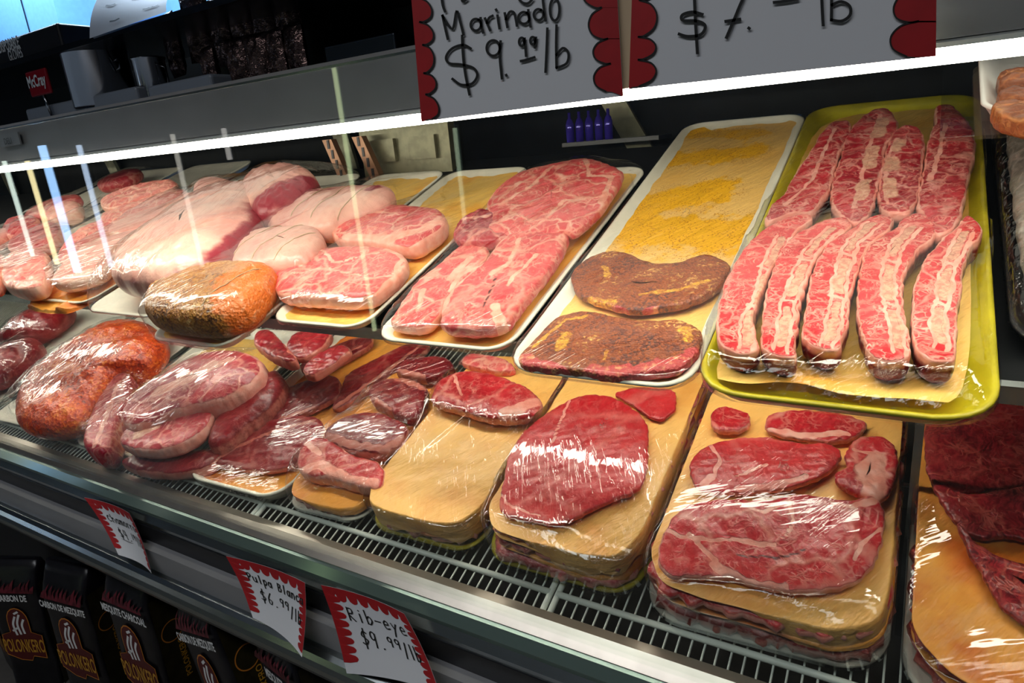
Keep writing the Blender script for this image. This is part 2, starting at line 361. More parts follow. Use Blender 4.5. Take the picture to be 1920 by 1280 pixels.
def rquad(c, r, n=160):
    """rounded quad, c = corners ccw in uv"""
    c = np.array(c, float); P = []
    for i in range(4):
        p, a, b = c[i], c[i-1], c[(i+1) % 4]; da = (a-p)/np.linalg.norm(a-p); db = (b-p)/np.linalg.norm(b-p)
        A = p+da*r; B = p+db*r
        for q in np.linspace(0, 1, 9): P.append((1-q)**2*A+2*q*(1-q)*(p*.75+(A+B)/2*.25)+q*q*B)
    P = ccw(np.array(P)); d = np.r_[0, np.cumsum(np.linalg.norm(np.roll(P, -1, 0)-P, axis=1))]; PP = np.vstack([P, P[:1]])
    t = np.linspace(0, d[-1], n, endpoint=False); return np.c_[np.interp(t, d, PP[:, 0]), np.interp(t, d, PP[:, 1])]
def box4(u0, u1, v0, v1): return [(u0, v0), (u1, v0), (u1, v1), (u0, v1)]
def tray(name, label, c4, H, mat='foam', r=.035, hgt=.02, pkg=None, group=None, base=0.):
    P = rquad(c4, r); n = len(P); nn = normals2(P); cen = P.mean(0)
    prof = [(-1, .004), (.030, .004), (.022, .006), (.009, hgt*.75), (.004, hgt*.95), (.001, hgt), (-.002, hgt*.97), (-.003, hgt*.85), (0, hgt*.8), (.006, hgt*.5), (.014, .002), (.02, 0), (-1, 0)]
    V = []
    for ins, z in prof:
        p = P-nn*ins if ins > -.5 else cen+(P-cen)*.02
        V.append(np.c_[p, np.full(n, z+base)])
    V = np.vstack(V); o = plane_obj(name, V, ringfaces(len(prof), n)+[tuple(range(n))], mat, H, (cen[0], cen[1], base))
    tag(o, label, 'tray', group); reg(pkg, V[n*3:n*6]); return o, P, cen, base
def sheet(name, label, cat, out, H, z, mat, uv=True, skirt=0., skirtdir=-math.pi/2, skirtw=1.4, pkg=None, wr=.0015, n=170, m=20, k=0., strokes=(), lift=None, group=None, seed=3, follow=None, thick=.0006):
    P = np.array(out, float) if uv else np.array([PU(p, H-z-k) for p in out])
    P = ccw(smooth_closed(ccw(P), n)); nn = normals2(P); c = spine_of(P); Q, _ = nearest_on(c, P)
    for _ in range(6): Q = (np.roll(Q, 1, 0)+Q*2+np.roll(Q, -1, 0))/4
    V = []; ss = 1-(1-np.linspace(0, 1, m))**1.5
    for s in ss:
        p = Q+s*(P-Q); zz = z+wobble(p, 55, seed, wr)+wobble(p, 150, seed+1, wr*.5)
        if lift is not None: zz = zz+lift(p)
        V.append(np.c_[p, zz])
    nr = m
    if skirt > 0:
        cc = P.mean(0); ang = np.arctan2((P[:, 1]-cc[1])*.75, P[:, 0]-cc[0]); dd = np.abs((ang-skirtdir+math.pi) % (2*math.pi)-math.pi)
        wgt = np.clip((skirtw-dd)/.35, 0, 1)
        L = skirt*wgt*(1+wobble(P, 45, seed+4, .5))
        for q in (.06, .2, .4, .6, .8, 1.):
            p = P+nn*(.004*(1-math.exp(-q*6))+wobble(P+q*.1, 160, seed+6, .0015)[:, None]*q)*(wgt[:, None]+.02)
            V.append(np.c_[p, V[m-1][:, 2]-L*q-.0008*q]); nr += 1
    V = np.vstack(V); V[:, 2] = np.maximum(V[:, 2], .002)
    paint = np.zeros((len(V), 3))
    for kd, wd, pts in strokes:
        pl = np.array([PU(p, H-z) for p in pts]); d = np.linalg.norm(V[:, :2]-pl[0], axis=1) if len(pl) == 1 else nearest_on(pl, V[:, :2])[1]
        paint[:, 0] = np.maximum(paint[:, 0], np.clip(1.4-d/wd, 0, 1))
    o = plane_obj(name, V, ringfaces(nr, n), mat, H, (P[:, 0].mean(), P[:, 1].mean(), z), None, paint)
    tag(o, label, cat, group); reg(pkg, V[:m*n]); return o
def liner(label, tr_, H, mat, pkg, ins=.007, z=.008, **k):
    to, P, cen, base = tr_; nn = normals2(P); Q = P-nn*ins
    return sheet('butcher_paper', label, 'paper', Q[::4], H, z, mat, pkg=pkg, lift=lambda p: .007*np.clip(1-nearest_on(np.vstack([P, P[:1]])[::4], p)[1]/.022, 0, 1), **k)
def wrap(tr, H, pkg, mat='film', iters=260, rimh=.02, gap=.0015, bot=.004, tens=.0, offs=.0035):
    """cling film: an elastic sheet relaxed over everything registered in the package"""
    to, P, cen, base = tr; n = len(P); nn = normals2(P); m = 46
    pts = np.vstack(PK[pkg]); cs = .005
    lo = np.minimum(pts[:, :2].min(0), P.min(0))-.02; hi = np.maximum(pts[:, :2].max(0), P.max(0))+.02
    nx, ny = (np.ceil((hi-lo)/cs).astype(int)+1); G = np.full((nx, ny), -1.)
    ij = ((pts[:, :2]-lo)/cs).astype(int); np.maximum.at(G, (ij[:, 0], ij[:, 1]), pts[:, 2])
    def dil(G):
        B = G.copy()
        for a in (-1, 0, 1):
            for b in (-1, 0, 1): B = np.maximum(B, np.roll(np.roll(G, a, 0), b, 1))
        return B
    G = dil(dil(G))
    x = np.linspace(.02, 1, m-1); ss = 1-(1-x)**1.35
    R_ = [cen+s*(P+nn*offs-cen) for s in ss]; 
    XY = np.array(R_); Z0 = np.zeros(XY.shape[:2])
    gi = ((XY-lo)/cs).astype(int); gi[..., 0] = gi[..., 0].clip(0, nx-1); gi[..., 1] = gi[..., 1].clip(0, ny-1)
    ob = G[gi[..., 0], gi[..., 1]]+gap; ob = np.maximum(ob, -1)
    Z = np.maximum(ob, base+rimh)
    for _ in range(iters):
        A = (np.roll(Z, 1, 1)+np.roll(Z, -1, 1))/2; Bp = Z.copy(); Bp[1:-1] = (Z[2:]+Z[:-2])/2; Bp[0] = Z[1].mean()
        Z = np.maximum(ob, A*.5+Bp*.5); Z[-1] = np.maximum(base+rimh+.001, ob[-1])
    V = [np.c_[XY[i], Z[i]] for i in range(m-1)]
    V.append(np.c_[P+nn*(offs+.0005), np.full(n, base+rimh*.6)]); V.append(np.c_[P-nn*.01, np.full(n, base+bot)])
    V = np.vstack(V)
    o3 = (cen[0], cen[1], base)
    o = plane_obj('plastic_wrap', V, ringfaces(m+1, n)+[tuple(range(n))], mat, H, o3, to)
    return o
def ribbon(pts, wd, mp, closed=False):
    """flat pen stroke through 2d points, mapped to 3d by mp"""
    P = np.array(pts, float)
    if len(P) == 1: P = np.vstack([P, P+[[.01*wd, 0]]])
    if len(P) > 2:  # catmull
        Q = []
        idx = range(len(P)) if closed else range(len(P)-1)
        for i in idx:
            if closed: a, b, c, d = P[i-1], P[i], P[(i+1) % len(P)], P[(i+2) % len(P)]
            else: a, b, c, d = P[max(i-1, 0)], P[i], P[i+1], P[min(i+2, len(P)-1)]
            for t in np.linspace(0, 1, 5, endpoint=False): Q.append(.5*((2*b)+(c-a)*t+(2*a-5*b+4*c-d)*t*t+(3*b-a-3*c+d)*t**3))
        if not closed: Q.append(P[-1])
        P = np.array(Q)
    T = (np.roll(P, -1, 0)-np.roll(P, 1, 0)) if closed else np.gradient(P, axis=0)
    T /= np.linalg.norm(T, axis=1)[:, None]+1e-9; Nn = np.c_[-T[:, 1], T[:, 0]]*wd/2
    L, R = P+Nn, P-Nn
    if not closed: L[0] -= T[0]*wd*.4; R[0] -= T[0]*wd*.4; L[-1] += T[-1]*wd*.4; R[-1] += T[-1]*wd*.4
    k = len(P); V = [mp(*p) for p in L]+[mp(*p) for p in R]
    F = [(i, (i+1) % k, k+(i+1) % k, k+i) for i in range(k if closed else k-1)]
    return V, F
def ell(cx, cy, rx, ry, a0=0, a1=360, n=12): return [(cx+rx*math.cos(math.radians(a)), cy+ry*math.sin(math.radians(a))) for a in np.linspace(a0, a1, n)]
def text_mesh(s, size, name, mat, parent, mp, bold=0.):
    cu = bpy.data.curves.new(name, 'FONT'); cu.body = s; cu.size = size; cu.align_x = 'CENTER'; cu.offset = bold; cu.resolution_u = 3
    ob = bpy.data.objects.new(name, cu); COL.objects.link(ob); bpy.context.view_layer.update()
    me = bpy.data.meshes.new_from_object(ob.evaluated_get(bpy.context.evaluated_depsgraph_get())); bpy.data.objects.remove(ob)
    V = [mp(v.co.x, v.co.y) for v in me.vertices]; F = [tuple(p.vertices) for p in me.polygons]
    return mesh_obj(name, V, F, mat, parent, False)
# ================================================================ SETTING
fl = MB(); fl.box((-9, -3.2, -.05), (2.5, 5, 0)); struct(fl.build('floor', 'concrete'))
ce = MB(); ce.box((-9, -3.2, 3.6), (2.5, 5, 3.65)); struct(ce.build('ceiling', 'ceil'))
wb = MB(); wb.box((-9, 3.2, 0), (2.5, 3.3, 3.6)); struct(wb.build('wall_back', 'blue'))
wf = MB(); wf.box((-9, -3.2, 0), (2.5, -3.1, 3.6)); struct(wf.build('wall_front', 'darkwall'))
wl = MB(); wl.box((-9.1, -3.2, 0), (-9, 3.3, 3.6)); struct(wl.build('wall_left', 'darkwall'))
wr = MB(); wr.box((2.5, -3.2, 0), (2.6, 3.3, 3.6)); struct(wr.build('wall_right', 'darkwall'))
# ================================================================ DISPLAY CASE
XL, XR = -4.6, .55
case = empty('display_case', (-1.5, 1.0, 0), 'long refrigerated glass-front butcher display case full of meat trays', 'display case')
def zc(z): return z+CAMZ
def cbox(name, a, b, mat, par=case):
    q = MB(); q.box((a[0], a[1], zc(a[2])), (b[0], b[1], zc(b[2]))); return q.build(name, mat, par)
def cprism(name, prof, x0, x1, mat, par=case):
    q = MB(); q.prism_x([(y, zc(z)) for y, z in prof], x0, x1); return q.build(name, mat, par)
def wp(v, n, H): p = W(0, v, n, H); return (p[1], p[2]-CAMZ)
# tub below the rack, back liner, shelf
cprism('case_tub', [(.672, -.735), (1.35, -.735), (1.35, -.76), (.672, -.76)], XL, XR, 'black')
cprism('back_liner', [(1.30, -.74), (1.33, -.74), (1.33, -.14), (1.30, -.14)], XL, XR, 'greyback')
a, b, c_, d_ = wp(.66, -.012, HU), wp(1.42, -.012, HU), wp(1.42, -.018, HU), wp(.66, -.018, HU)
cprism('shelf', [a, b, c_, d_], XL, XR, 'matt')
a = wp(.655, -.03, HU); b = wp(.665, -.03, HU); c_ = wp(.665, -.006, HU); d_ = wp(.655, -.006, HU)
cprism('shelf_front_rail', [a, b, c_, d_], XL, XR, 'steel')
for x in (-3.4, -2.62, -1.86, -1.02, -.49, .024):
    p0, p1 = wp(.70, -.02, HU), wp(1.3, -.02, HU); p2 = wp(1.3, -.09, HU); p3 = wp(.70, -.035, HU)
    cprism('shelf_bracket', (p0, p1, p2, p3), x-.004, x+.004, 'black')
q = MB(); p0 = wp(.80, -.03, HU); q.tube([(XL, p0[0], zc(p0[1])), (-.03, p0[0], zc(p0[1]))], .011, 12); q.build('shelf_lamp', 'lampshelf', case, True)
# post seen between the packages at the right
cbox('front_post', (.022, .93, -.74), (.032, .94, -.36), 'steel')
# front lip: aluminium strip, green-edged glass rail, black channel, grey panel, steel bumper
cprism('aluminium_lip', [(.664, -.655), (.680, -.655), (.680, -.735), (.648, -.690), (.645, -.672)], XL, XR, 'alum')
cprism('glass_rail', [(.646, -.674), (.650, -.690), (.650, -.700), (.634, -.706), (.632, -.694), (.640, -.676)], XL, XR, 'greensteel')
cprism('lower_rail', [(.634, -.702), (.650, -.702), (.650, -.728), (.628, -.728), (.624, -.714)], XL, XR, 'steel')
cprism('black_channel', [(.626, -.728), (.660, -.728), (.660, -.79), (.626, -.79)], XL, XR, 'black')
cprism('grey_panel', [(.604, -.765), (.66, -.765), (.66, -.82), (.604, -.82)], XL, XR, 'grey')
bp = [(.604-.028*math.sin(a_), -.845+.03*math.cos(a_)) for a_ in np.linspace(0, math.pi, 10)]
cprism('steel_bumper', bp+[(.66, -.875), (.66, -.815)], XL, XR, 'steel')
cprism('kick_panel', [(.80, -.80), (.82, -.80), (.82, -1.59), (.80, -1.59)], XL, XR, 'black')
cbox('glass_front', (XL, .653, -.69), (XR, .657, .108), 'glass')
cprism('glass_top_trim', [(.6525, .106), (.6575, .106), (.6575, .109), (.6525, .109)], XL, XR, 'steel')
# canopy: lamp strip with grey fascia behind the glass
cprism('lamp_strip', [(.70, .036), (.735, .030), (.735, .046), (.70, .0405)], XL, XR, 'lamptop')
cprism('lamp_trim', [(.699, .042), (.74, .048), (.74, .052), (.699, .046)], XL, XR, 'whiteplastic')
cprism('canopy_fascia', [(.72, .050), (.745, .050), (.745, .125), (.72, .125)], XL, XR, 'brushed')
cprism('canopy_top', [(.745, .115), (1.30, .16), (1.30, .125), (.745, .085)], XL, XR, 'brushed')
cprism('canopy_underside', [(.745, .048), (1.28, .095), (1.28, .1), (.745, .055)], XL, XR, 'matt')
cprism('canopy_fill_panel', [(.95, .0635), (1.26, .0905), (1.26, .0925), (.95, .0655)], XL, XR, 'fillpanel')  # added glowing panel, hidden by the fascia, brightens the backs of the upper trays
# rear opening: dark sliding doors, frames, uprights
cbox('rear_door', (XL, 1.80, -.16), (XR, 1.81, .25), 'matt')
for x0, x1 in ((-4.3, -4.05), (-3.2, -3.0), (-1.75, -1.5), (-.62, -.52)):
    q = MB(); z0, z1 = zc(-.18), zc(.16); q.add([(x0, 1.78, z0), (x0+.07, 1.78, z0), (x1-.28+.07, 1.74, z1), (x1-.28, 1.74, z1), (x0, 1.795, z0), (x0+.07, 1.795, z0), (x1-.21, 1.755, z1), (x1-.28, 1.755, z1)],
        [(0,1,2,3),(4,7,6,5),(0,4,5,1),(1,5,6,2),(2,6,7,3),(3,7,4,0)])
    q.build('door_frame', 'olive', case)
for px0, px1 in (((612, 262), (660, 372)), ((668, 256), (722, 372))):
    A, B = AY(px0, 1.40), AY(px1, 1.40); q = MB()
    wv = np.array([.018, 0, 0]); yv = np.array([0, .02, 0])
    q.add([A-wv, A+wv, B+wv, B-wv, A-wv+yv, A+wv+yv, B+wv+yv, B-wv+yv], [(0,1,2,3),(4,7,6,5),(0,4,5,1),(1,5,6,2),(2,6,7,3),(3,7,4,0)])
    up = q.build('shelf_upright', 'bronze', case)
    s_ = MB()
    for f in np.linspace(.08, .92, 6):
        p = A+(B-A)*f; s_.box(p-np.array([.004, .002, .012]), p+np.array([.004, .0, .012]))
    ob = s_.build('slot_row', 'black', case); 
A = AY((768, 300), 1.45); q = MB()
q.box(A+[-.17, 0, -.11], A+[.14, .03, .12]); q.build('hinge_plate', 'olive', case)
for dx in (-.09, .05):
    q = MB(); q.box(A+[dx-.04, -.012, -.0], A+[dx+.05, -.001, .06]); q.build('hinge_tab', 'olive', case)
for dx in (-.045, .055):
    q = MB(); q.box(A+[dx-.02, -.02, -.07], A+[dx+.02, -.001, -.04]); q.build('hinge_block', 'black', case)
# mirror images of snack bottles, modelled as coloured columns at the case rear
def bottle_reflection(px, Y, hgt, r, mat, lab):
    c = AY(px, Y); q = MB(); q.lathe([(0, 0), (r, 0), (r, hgt*.6), (r*.75, hgt*.72), (r*.35, hgt*.8), (r*.35, hgt), (0, hgt)], c, 16)
    return tag(q.build('bottle_reflection', mat, None, True), lab, 'bottle_reflection', 'reflections of bottles at the rear')
M['violet'] = plain('violet_reflection', (.05, .03, .35), .1, .2); M['amber'] = plain('amber_reflection', (.22, .06, .03), .15)
q = MB(); A = AY((1060, 268), 1.62); B = AY((1240, 262), 1.62); q.box((A[0], 1.60, A[2]-.01), (B[0], 1.70, A[2])); tag(q.build('reflection_shelf', 'black'), 'narrow dark shelf added to carry the modelled reflections of bottles', 'shelf')
for i, px in enumerate(range(1070, 1160, 18)):
    c = AY((px, 266), 1.65); c[2] = A[2]; q = MB(); q.lathe([(0, 0), (.011, 0), (.011, .045), (.008, .055), (.004, .06), (.004, .075), (0, .075)], c, 12)
    tag(q.build('bottle_reflection', 'violet' if i < 9 else 'amber', None, True), 'small violet column standing in for a reflection of snack bottles' if i < 9 else 'small amber column standing in for a reflection of snack bottles', 'bottle_reflection', 'violet reflections of bottles' if i < 9 else 'amber reflections of bottles')
# ---------------- white wire racks on the deck
seg = [PU((p, 0), 1)[0] if False else p for p in (-3.6, -2.75, -1.62, -1.065, -.415, .42)]
def rack(u0, u1, lab):
    H = HD; u0 += .006; u1 -= .006
    t = empty('wire_rack', W((u0+u1)/2, .6, 0, H)+[0, 0, 0], lab, 'rack', 'white wire deck racks')
    loc = np.array(t.location)
    q = MB(); n = int((u1-u0)/.0165)
    for i in range(1, n):
        u = u0+(u1-u0)*i/n
        q.tube([W(u, .402, -.020, H), W(u, .412, -.006, H), W(u, .46, -.004, H), W(u, 1.12, -.004, H)], .0016, 5)
    q.build('wires', 'wire', t, True)
    q = MB(); q.tube([W(u0, .461, -.001, H), W(u1, .461, -.001, H)], .0048, 10); q.build('front_rail', 'wire', t, True)
    q = MB(); q.tube([W(u0, .80, -.009, H), W(u1, .80, -.009, H)], .0035, 8); q.build('cross_rod', 'wire', t, True)
    q = MB(); q.tube([W(u0, .404, -.020, H), W(u1, .404, -.020, H)], .002, 6); q.build('cross_rod', 'wire', t, True)
    for u in (u0, u1):
        q = MB(); q.tube([W(u, .402, -.020, H), W(u, .412, -.006, H), W(u, .46, -.003, H), W(u, 1.12, -.003, H)], .005, 8); q.build('end_rail', 'wire', t, True)
ls = ['white wire rack at the far left end of the deck', 'white wire rack under the orange marinated meat', 'white wire rack under the streaky shank package and flat steak tray',
      'white wire rack under the paper-topped package', 'white wire rack under the two big front right packages']
ls[1] = 'white wire rack left of the shank package, under the orange marinated meat'
for i in range(5): rack(seg[i], seg[i+1], ls[i])
# drink coolers across the aisle, seen only mirrored in the glass: upright light tubes in their door frames
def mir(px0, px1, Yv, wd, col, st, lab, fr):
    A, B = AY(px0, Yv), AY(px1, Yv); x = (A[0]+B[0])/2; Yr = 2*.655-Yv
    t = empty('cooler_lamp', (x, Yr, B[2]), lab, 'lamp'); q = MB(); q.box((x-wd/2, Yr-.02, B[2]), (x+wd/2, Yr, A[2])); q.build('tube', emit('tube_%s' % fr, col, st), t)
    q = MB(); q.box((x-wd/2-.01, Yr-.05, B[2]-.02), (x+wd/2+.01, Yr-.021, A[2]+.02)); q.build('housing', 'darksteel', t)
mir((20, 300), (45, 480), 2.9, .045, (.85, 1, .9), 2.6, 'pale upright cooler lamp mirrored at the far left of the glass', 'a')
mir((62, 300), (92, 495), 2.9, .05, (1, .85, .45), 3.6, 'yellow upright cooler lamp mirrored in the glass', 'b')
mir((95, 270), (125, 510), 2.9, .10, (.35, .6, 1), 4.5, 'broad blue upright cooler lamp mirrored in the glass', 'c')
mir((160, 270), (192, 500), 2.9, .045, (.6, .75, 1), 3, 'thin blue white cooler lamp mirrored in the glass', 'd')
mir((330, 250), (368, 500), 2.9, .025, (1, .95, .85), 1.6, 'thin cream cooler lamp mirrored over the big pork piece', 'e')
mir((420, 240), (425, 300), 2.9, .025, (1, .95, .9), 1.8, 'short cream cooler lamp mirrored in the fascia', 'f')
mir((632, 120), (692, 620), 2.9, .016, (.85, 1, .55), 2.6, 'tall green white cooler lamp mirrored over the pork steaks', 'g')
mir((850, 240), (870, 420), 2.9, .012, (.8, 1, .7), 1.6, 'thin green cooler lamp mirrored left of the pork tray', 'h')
# ================================================================ UPPER SHELF MEAT
H = HU
# ---- yellow tray of beef ribs
T = tray('foam_tray', 'large yellow foam tray holding the beef short ribs', box4(-.201, .081, .560, 1.47), H, 'yfoam', .05, .026, 'rib')
sheet('butcher_paper', 'peach paper sheet under the beef short ribs with wavy front edge', 'paper', [(-.193, .588), (-.15, .582), (-.10, .596), (-.04, .582), (.02, .588), (.050, .584), (.064, .70), (.064, 1.2), (.06, 1.44), (-.18, 1.45), (-.19, 1.1)], H, .012, 'paperyel', pkg='rib', wr=.002, lift=lambda p: .010*np.clip(1-(p[:, 1]-.58)/.08, 0, 1))
ribF = [
 ([(1341,619),(1343,576),(1357,529),(1379,486),(1404,450),(1433,425),(1469,407),(1508,396),(1530,404),(1494,432),(1480,453),(1458,482),(1444,504),(1429,540),(1419,565),(1412,590),(1417,626),(1422,655),(1385,664),(1348,644)], 'short rib with curved tip, leftmost of the front row', [(1470,440),(1440,500),(1425,560),(1402,600),(1400,650)]),
 ([(1426,637),(1429,590),(1433,554),(1444,515),(1458,475),(1480,443),(1512,425),(1552,407),(1588,403),(1600,418),(1573,443),(1548,457),(1530,482),(1520,504),(1510,533),(1501,561),(1496,604),(1490,640),(1494,669),(1458,666),(1426,651)], 'short rib second from the left in the front row', [(1565,425),(1525,460),(1500,510),(1480,560),(1470,610),(1465,655)]),
 ([(1502,619),(1509,590),(1514,547),(1520,515),(1532,482),(1548,457),(1573,439),(1609,418),(1645,396),(1681,407),(1667,428),(1645,446),(1624,464),(1613,493),(1602,525),(1593,558),(1591,604),(1580,633),(1573,655),(1530,651),(1508,637)], 'short rib in the middle of the front row, cut shorter', [(1640,415),(1600,450),(1580,500),(1572,550),(1565,600),(1550,645)]),
 ([(1609,604),(1606,561),(1611,511),(1620,468),(1645,443),(1681,425),(1690,407),(1717,394),(1756,403),(1755,443),(1724,461),(1697,504),(1692,540),(1697,590),(1708,633),(1706,673),(1659,676),(1631,666)], 'short rib second from the right in the front row, with wide fat top', [(1715,420),(1680,460),(1665,510),(1668,560),(1680,610),(1688,660)]),
 ([(1712,612),(1708,576),(1713,533),(1731,486),(1764,446),(1800,418),(1814,396),(1843,421),(1839,443),(1818,464),(1807,497),(1803,540),(1795,583),(1793,633),(1796,673),(1752,678),(1715,655)], 'paler short rib, rightmost of the front row', [(1815,430),(1785,480),(1770,540),(1760,600),(1765,650)])]
for i, (o_, l_, bn) in enumerate(ribF):
    fat = [(p[0]-13, p[1]) for p in bn]
    bs = []; B_ = np.array(bn, float); dl = np.r_[0, np.cumsum(np.linalg.norm(np.diff(B_, axis=0), axis=1))]; dl /= dl[-1]
    for f0_, f1_, w_ in ((.03, .27, .0046), (.37, .60, .0054), (.70, .96, .0048)):
        bs.append(('b', w_, [(np.interp(f, dl, B_[:, 0]), np.interp(f, dl, B_[:, 1])) for f in np.linspace(f0_, f1_, 4)]))
    for f in (.32, .65):
        xx, yy = np.interp(f, dl, B_[:, 0]), np.interp(f, dl, B_[:, 1]); bs.append(('f', .0022, [(xx-16, yy-6), (xx+14, yy+4)]))
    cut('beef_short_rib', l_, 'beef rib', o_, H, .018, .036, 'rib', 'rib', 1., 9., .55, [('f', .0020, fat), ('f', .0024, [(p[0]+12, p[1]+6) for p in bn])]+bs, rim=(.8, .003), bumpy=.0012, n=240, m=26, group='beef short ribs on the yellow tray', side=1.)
ribB = [
 ([(1560,225),(1594,221),(1598,244),(1575,281),(1564,319),(1560,345),(1537,379),(1522,395),(1485,396),(1432,416),(1440,386),(1470,360),(1489,322),(1522,277),(1537,247)], 'darker short rib leaning left in the back row', [(1575,240),(1550,290),(1530,340),(1480,385)]),
 ([(1631,205),(1665,196),(1690,232),(1660,270),(1656,315),(1644,360),(1633,395),(1605,420),(1562,392),(1556,360),(1564,319),(1579,285),(1582,255),(1605,225)], 'fat-edged short rib second from the left in the back row', [(1660,215),(1640,270),(1625,330),(1610,390)]),
 ([(1687,232),(1725,234),(1736,262),(1731,307),(1727,345),(1716,382),(1701,400),(1656,396),(1644,367),(1650,322),(1659,285),(1669,255)], 'short rib with round bone ends, third in the back row', [(1690,260),(1676,290),(1668,330),(1672,380)]),
 ([(1751,197),(1781,190),(1806,212),(1828,240),(1832,277),(1818,322),(1806,397),(1787,431),(1755,440),(1719,390),(1719,367),(1732,315),(1740,255),(1755,225)], 'darkest short rib at the right end of the back row', [(1780,230),(1770,290),(1752,340)])]
for i, (o_, l_, bn) in enumerate(ribB):
    bs = []
    for a_, b_ in zip(bn[:-1], bn[1:]):
        a_, b_ = np.array(a_, float), np.array(b_, float); bs.append(('b', .009, [tuple(a_*.85+b_*.15), tuple(a_*.3+b_*.7)]))
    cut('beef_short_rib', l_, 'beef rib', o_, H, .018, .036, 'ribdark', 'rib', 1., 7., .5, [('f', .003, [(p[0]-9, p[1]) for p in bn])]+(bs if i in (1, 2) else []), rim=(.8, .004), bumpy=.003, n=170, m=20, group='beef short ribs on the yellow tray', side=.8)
wrap(T, H, 'rib', 'film', rimh=.026)
# ---- seasoned steaks
T = tray('foam_tray', 'long white foam tray holding the seasoned steaks', box4(-.457, -.209, .566, 1.46), H, 'foam', .04, .02, 'sea')
liner('long peach paper sprinkled with yellow spice under the seasoned steaks', T, H, 'paperspice', 'sea', wr=.0012,
      strokes=[('f', .075, [(1180,430),(1350,440)]), ('f', .06, [(1230,380),(1330,360)]), ('f', .045, [(1270,300),(1400,285)]), ('f', .03, [(1300,250),(1420,250)])])
cut('seasoned_steak', 'spice-rubbed steak with narrow tail, upper one on the long tray', 'steak', [(1069,521),(1074,501),(1097,482),(1125,469),(1159,466),(1181,473),(1204,484),(1232,491),(1271,489),(1299,479),(1327,470),(1356,482),(1372,496),(1361,518),(1344,538),(1308,557),(1266,569),(1223,574),(1195,578),(1167,576),(1139,568),(1108,560),(1080,546)], H, .010, .020, 'spiced', 'sea', 1., 6., .5,
    [('f', .006, [(1130,500),(1140,515)]), ('f', .0035, [(1200,552),(1280,540),(1330,525)]), ('d', .006, [(1110,560),(1150,575),(1195,584),(1225,575)]), ('f', .008, [(1100,560),(1140,565)])], n=220, m=28)
cut('seasoned_steak', 'broad spice-rubbed steak with red lower edge at the tray front', 'steak', [(973,659),(996,639),(1027,602),(1052,586),(1097,577),(1139,586),(1181,594),(1223,597),(1271,593),(1294,602),(1316,617),(1313,647),(1294,672),(1266,690),(1181,698),(1139,702),(1097,692),(1041,688),(984,682),(969,670)], H, .010, .022, 'spiced', 'sea', 1., 6., .5,
    [('f', .009, [(1062,625),(1050,650)]), ('f', .007, [(1283,615),(1290,635)]), ('f', .003, [(1140,655),(1132,675)]), ('d', .011, [(975,668),(1010,684),(1060,694)]), ('d', .014, [(1100,700),(1180,694),(1260,688),(1300,660)]), ('f', .003, [(1000,650),(1060,600),(1100,590)])], n=240, m=30)
wrap(T, H, 'sea', 'film')
# ---- pork collar tray
T = tray('foam_tray', 'white foam tray crowded with marbled pork collar slices', box4(-.722, -.474, .600, 1.23), H, 'foam', .04, .02, 'col')
liner('pale peach paper under the marbled pork collar slices', T, H, 'paperyel', 'col')
cut('pork_collar', 'large marbled pork collar slice at the back of its tray', 'pork cut', [(905,452),(930,425),(912,395),(942,356),(987,330),(1062,315),(1100,308),(1130,315),(1172,334),(1168,352),(1152,375),(1137,401),(1115,424),(1080,452),(1060,445),(1020,455),(969,452)], H, .022, .034, 'pork', 'col', .30, 4., .5,
    [('f', .005, [(1100,310),(1110,350),(1150,350),(1130,400)]), ('f', .005, [(1040,330),(1000,370),(950,400)]), ('f', .004, [(1030,430),(1060,400),(1100,395)]), ('f', .004, [(980,360),(940,395)])], rim=(.9, .006, 2.4), bumpy=.004, n=220, m=28, group='pork collar slices')
cut('pork_collar', 'small dark pork collar piece under glossy film at left', 'pork cut', [(852,455),(862,432),(875,420),(905,405),(935,410),(968,425),(965,455),(930,468),(900,470),(865,468)], H, .016, .034, 'purple', 'col', .30, 4., .5, [('f', .005, [(880,430),(920,425)])], bumpy=.004, n=150, m=20, group='pork collar slices')
cut('pork_collar', 'long folded pork collar slice running down the tray front right', 'pork cut', [(832,611),(837,577),(867,544),(912,510),(935,475),(965,448),(1025,431),(1070,450),(1062,480),(1032,525),(1002,562),(972,600),(962,619),(931,633),(875,635),(832,628)], H, .012, .036, 'pork', 'col', .30, 4., .5,
    [('f', .0065, [(838,600),(855,560),(905,520),(935,480),(965,452)]), ('f', .009, [(935,600),(945,625)]), ('f', .004, [(930,540),(960,520),(980,470)]), ('d', .0016, [(915,600),(930,565),(938,545)]), ('f', .004, [(960,560),(1010,500)])], bumpy=.004, n=220, m=28, group='pork collar slices')
cut('pork_collar', 'pale pork collar slice at the tray front left', 'pork cut', [(733,620),(755,585),(785,540),(826,510),(867,470),(912,469),(924,487),(897,520),(867,545),(840,575),(832,605),(800,630),(755,626)], H, .010, .026, 'pork', 'col', .30, 5., .5,
    [('f', .008, [(885,500),(850,540)]), ('f', .004, [(800,560),(790,600)]), ('f', .004, [(850,560),(870,530),(900,515)]), ('f', .003, [(790,540),(830,520)])], rim=(.7, .003), bumpy=.003, n=180, m=24, group='pork collar slices')
wrap(T, H, 'col', 'film')
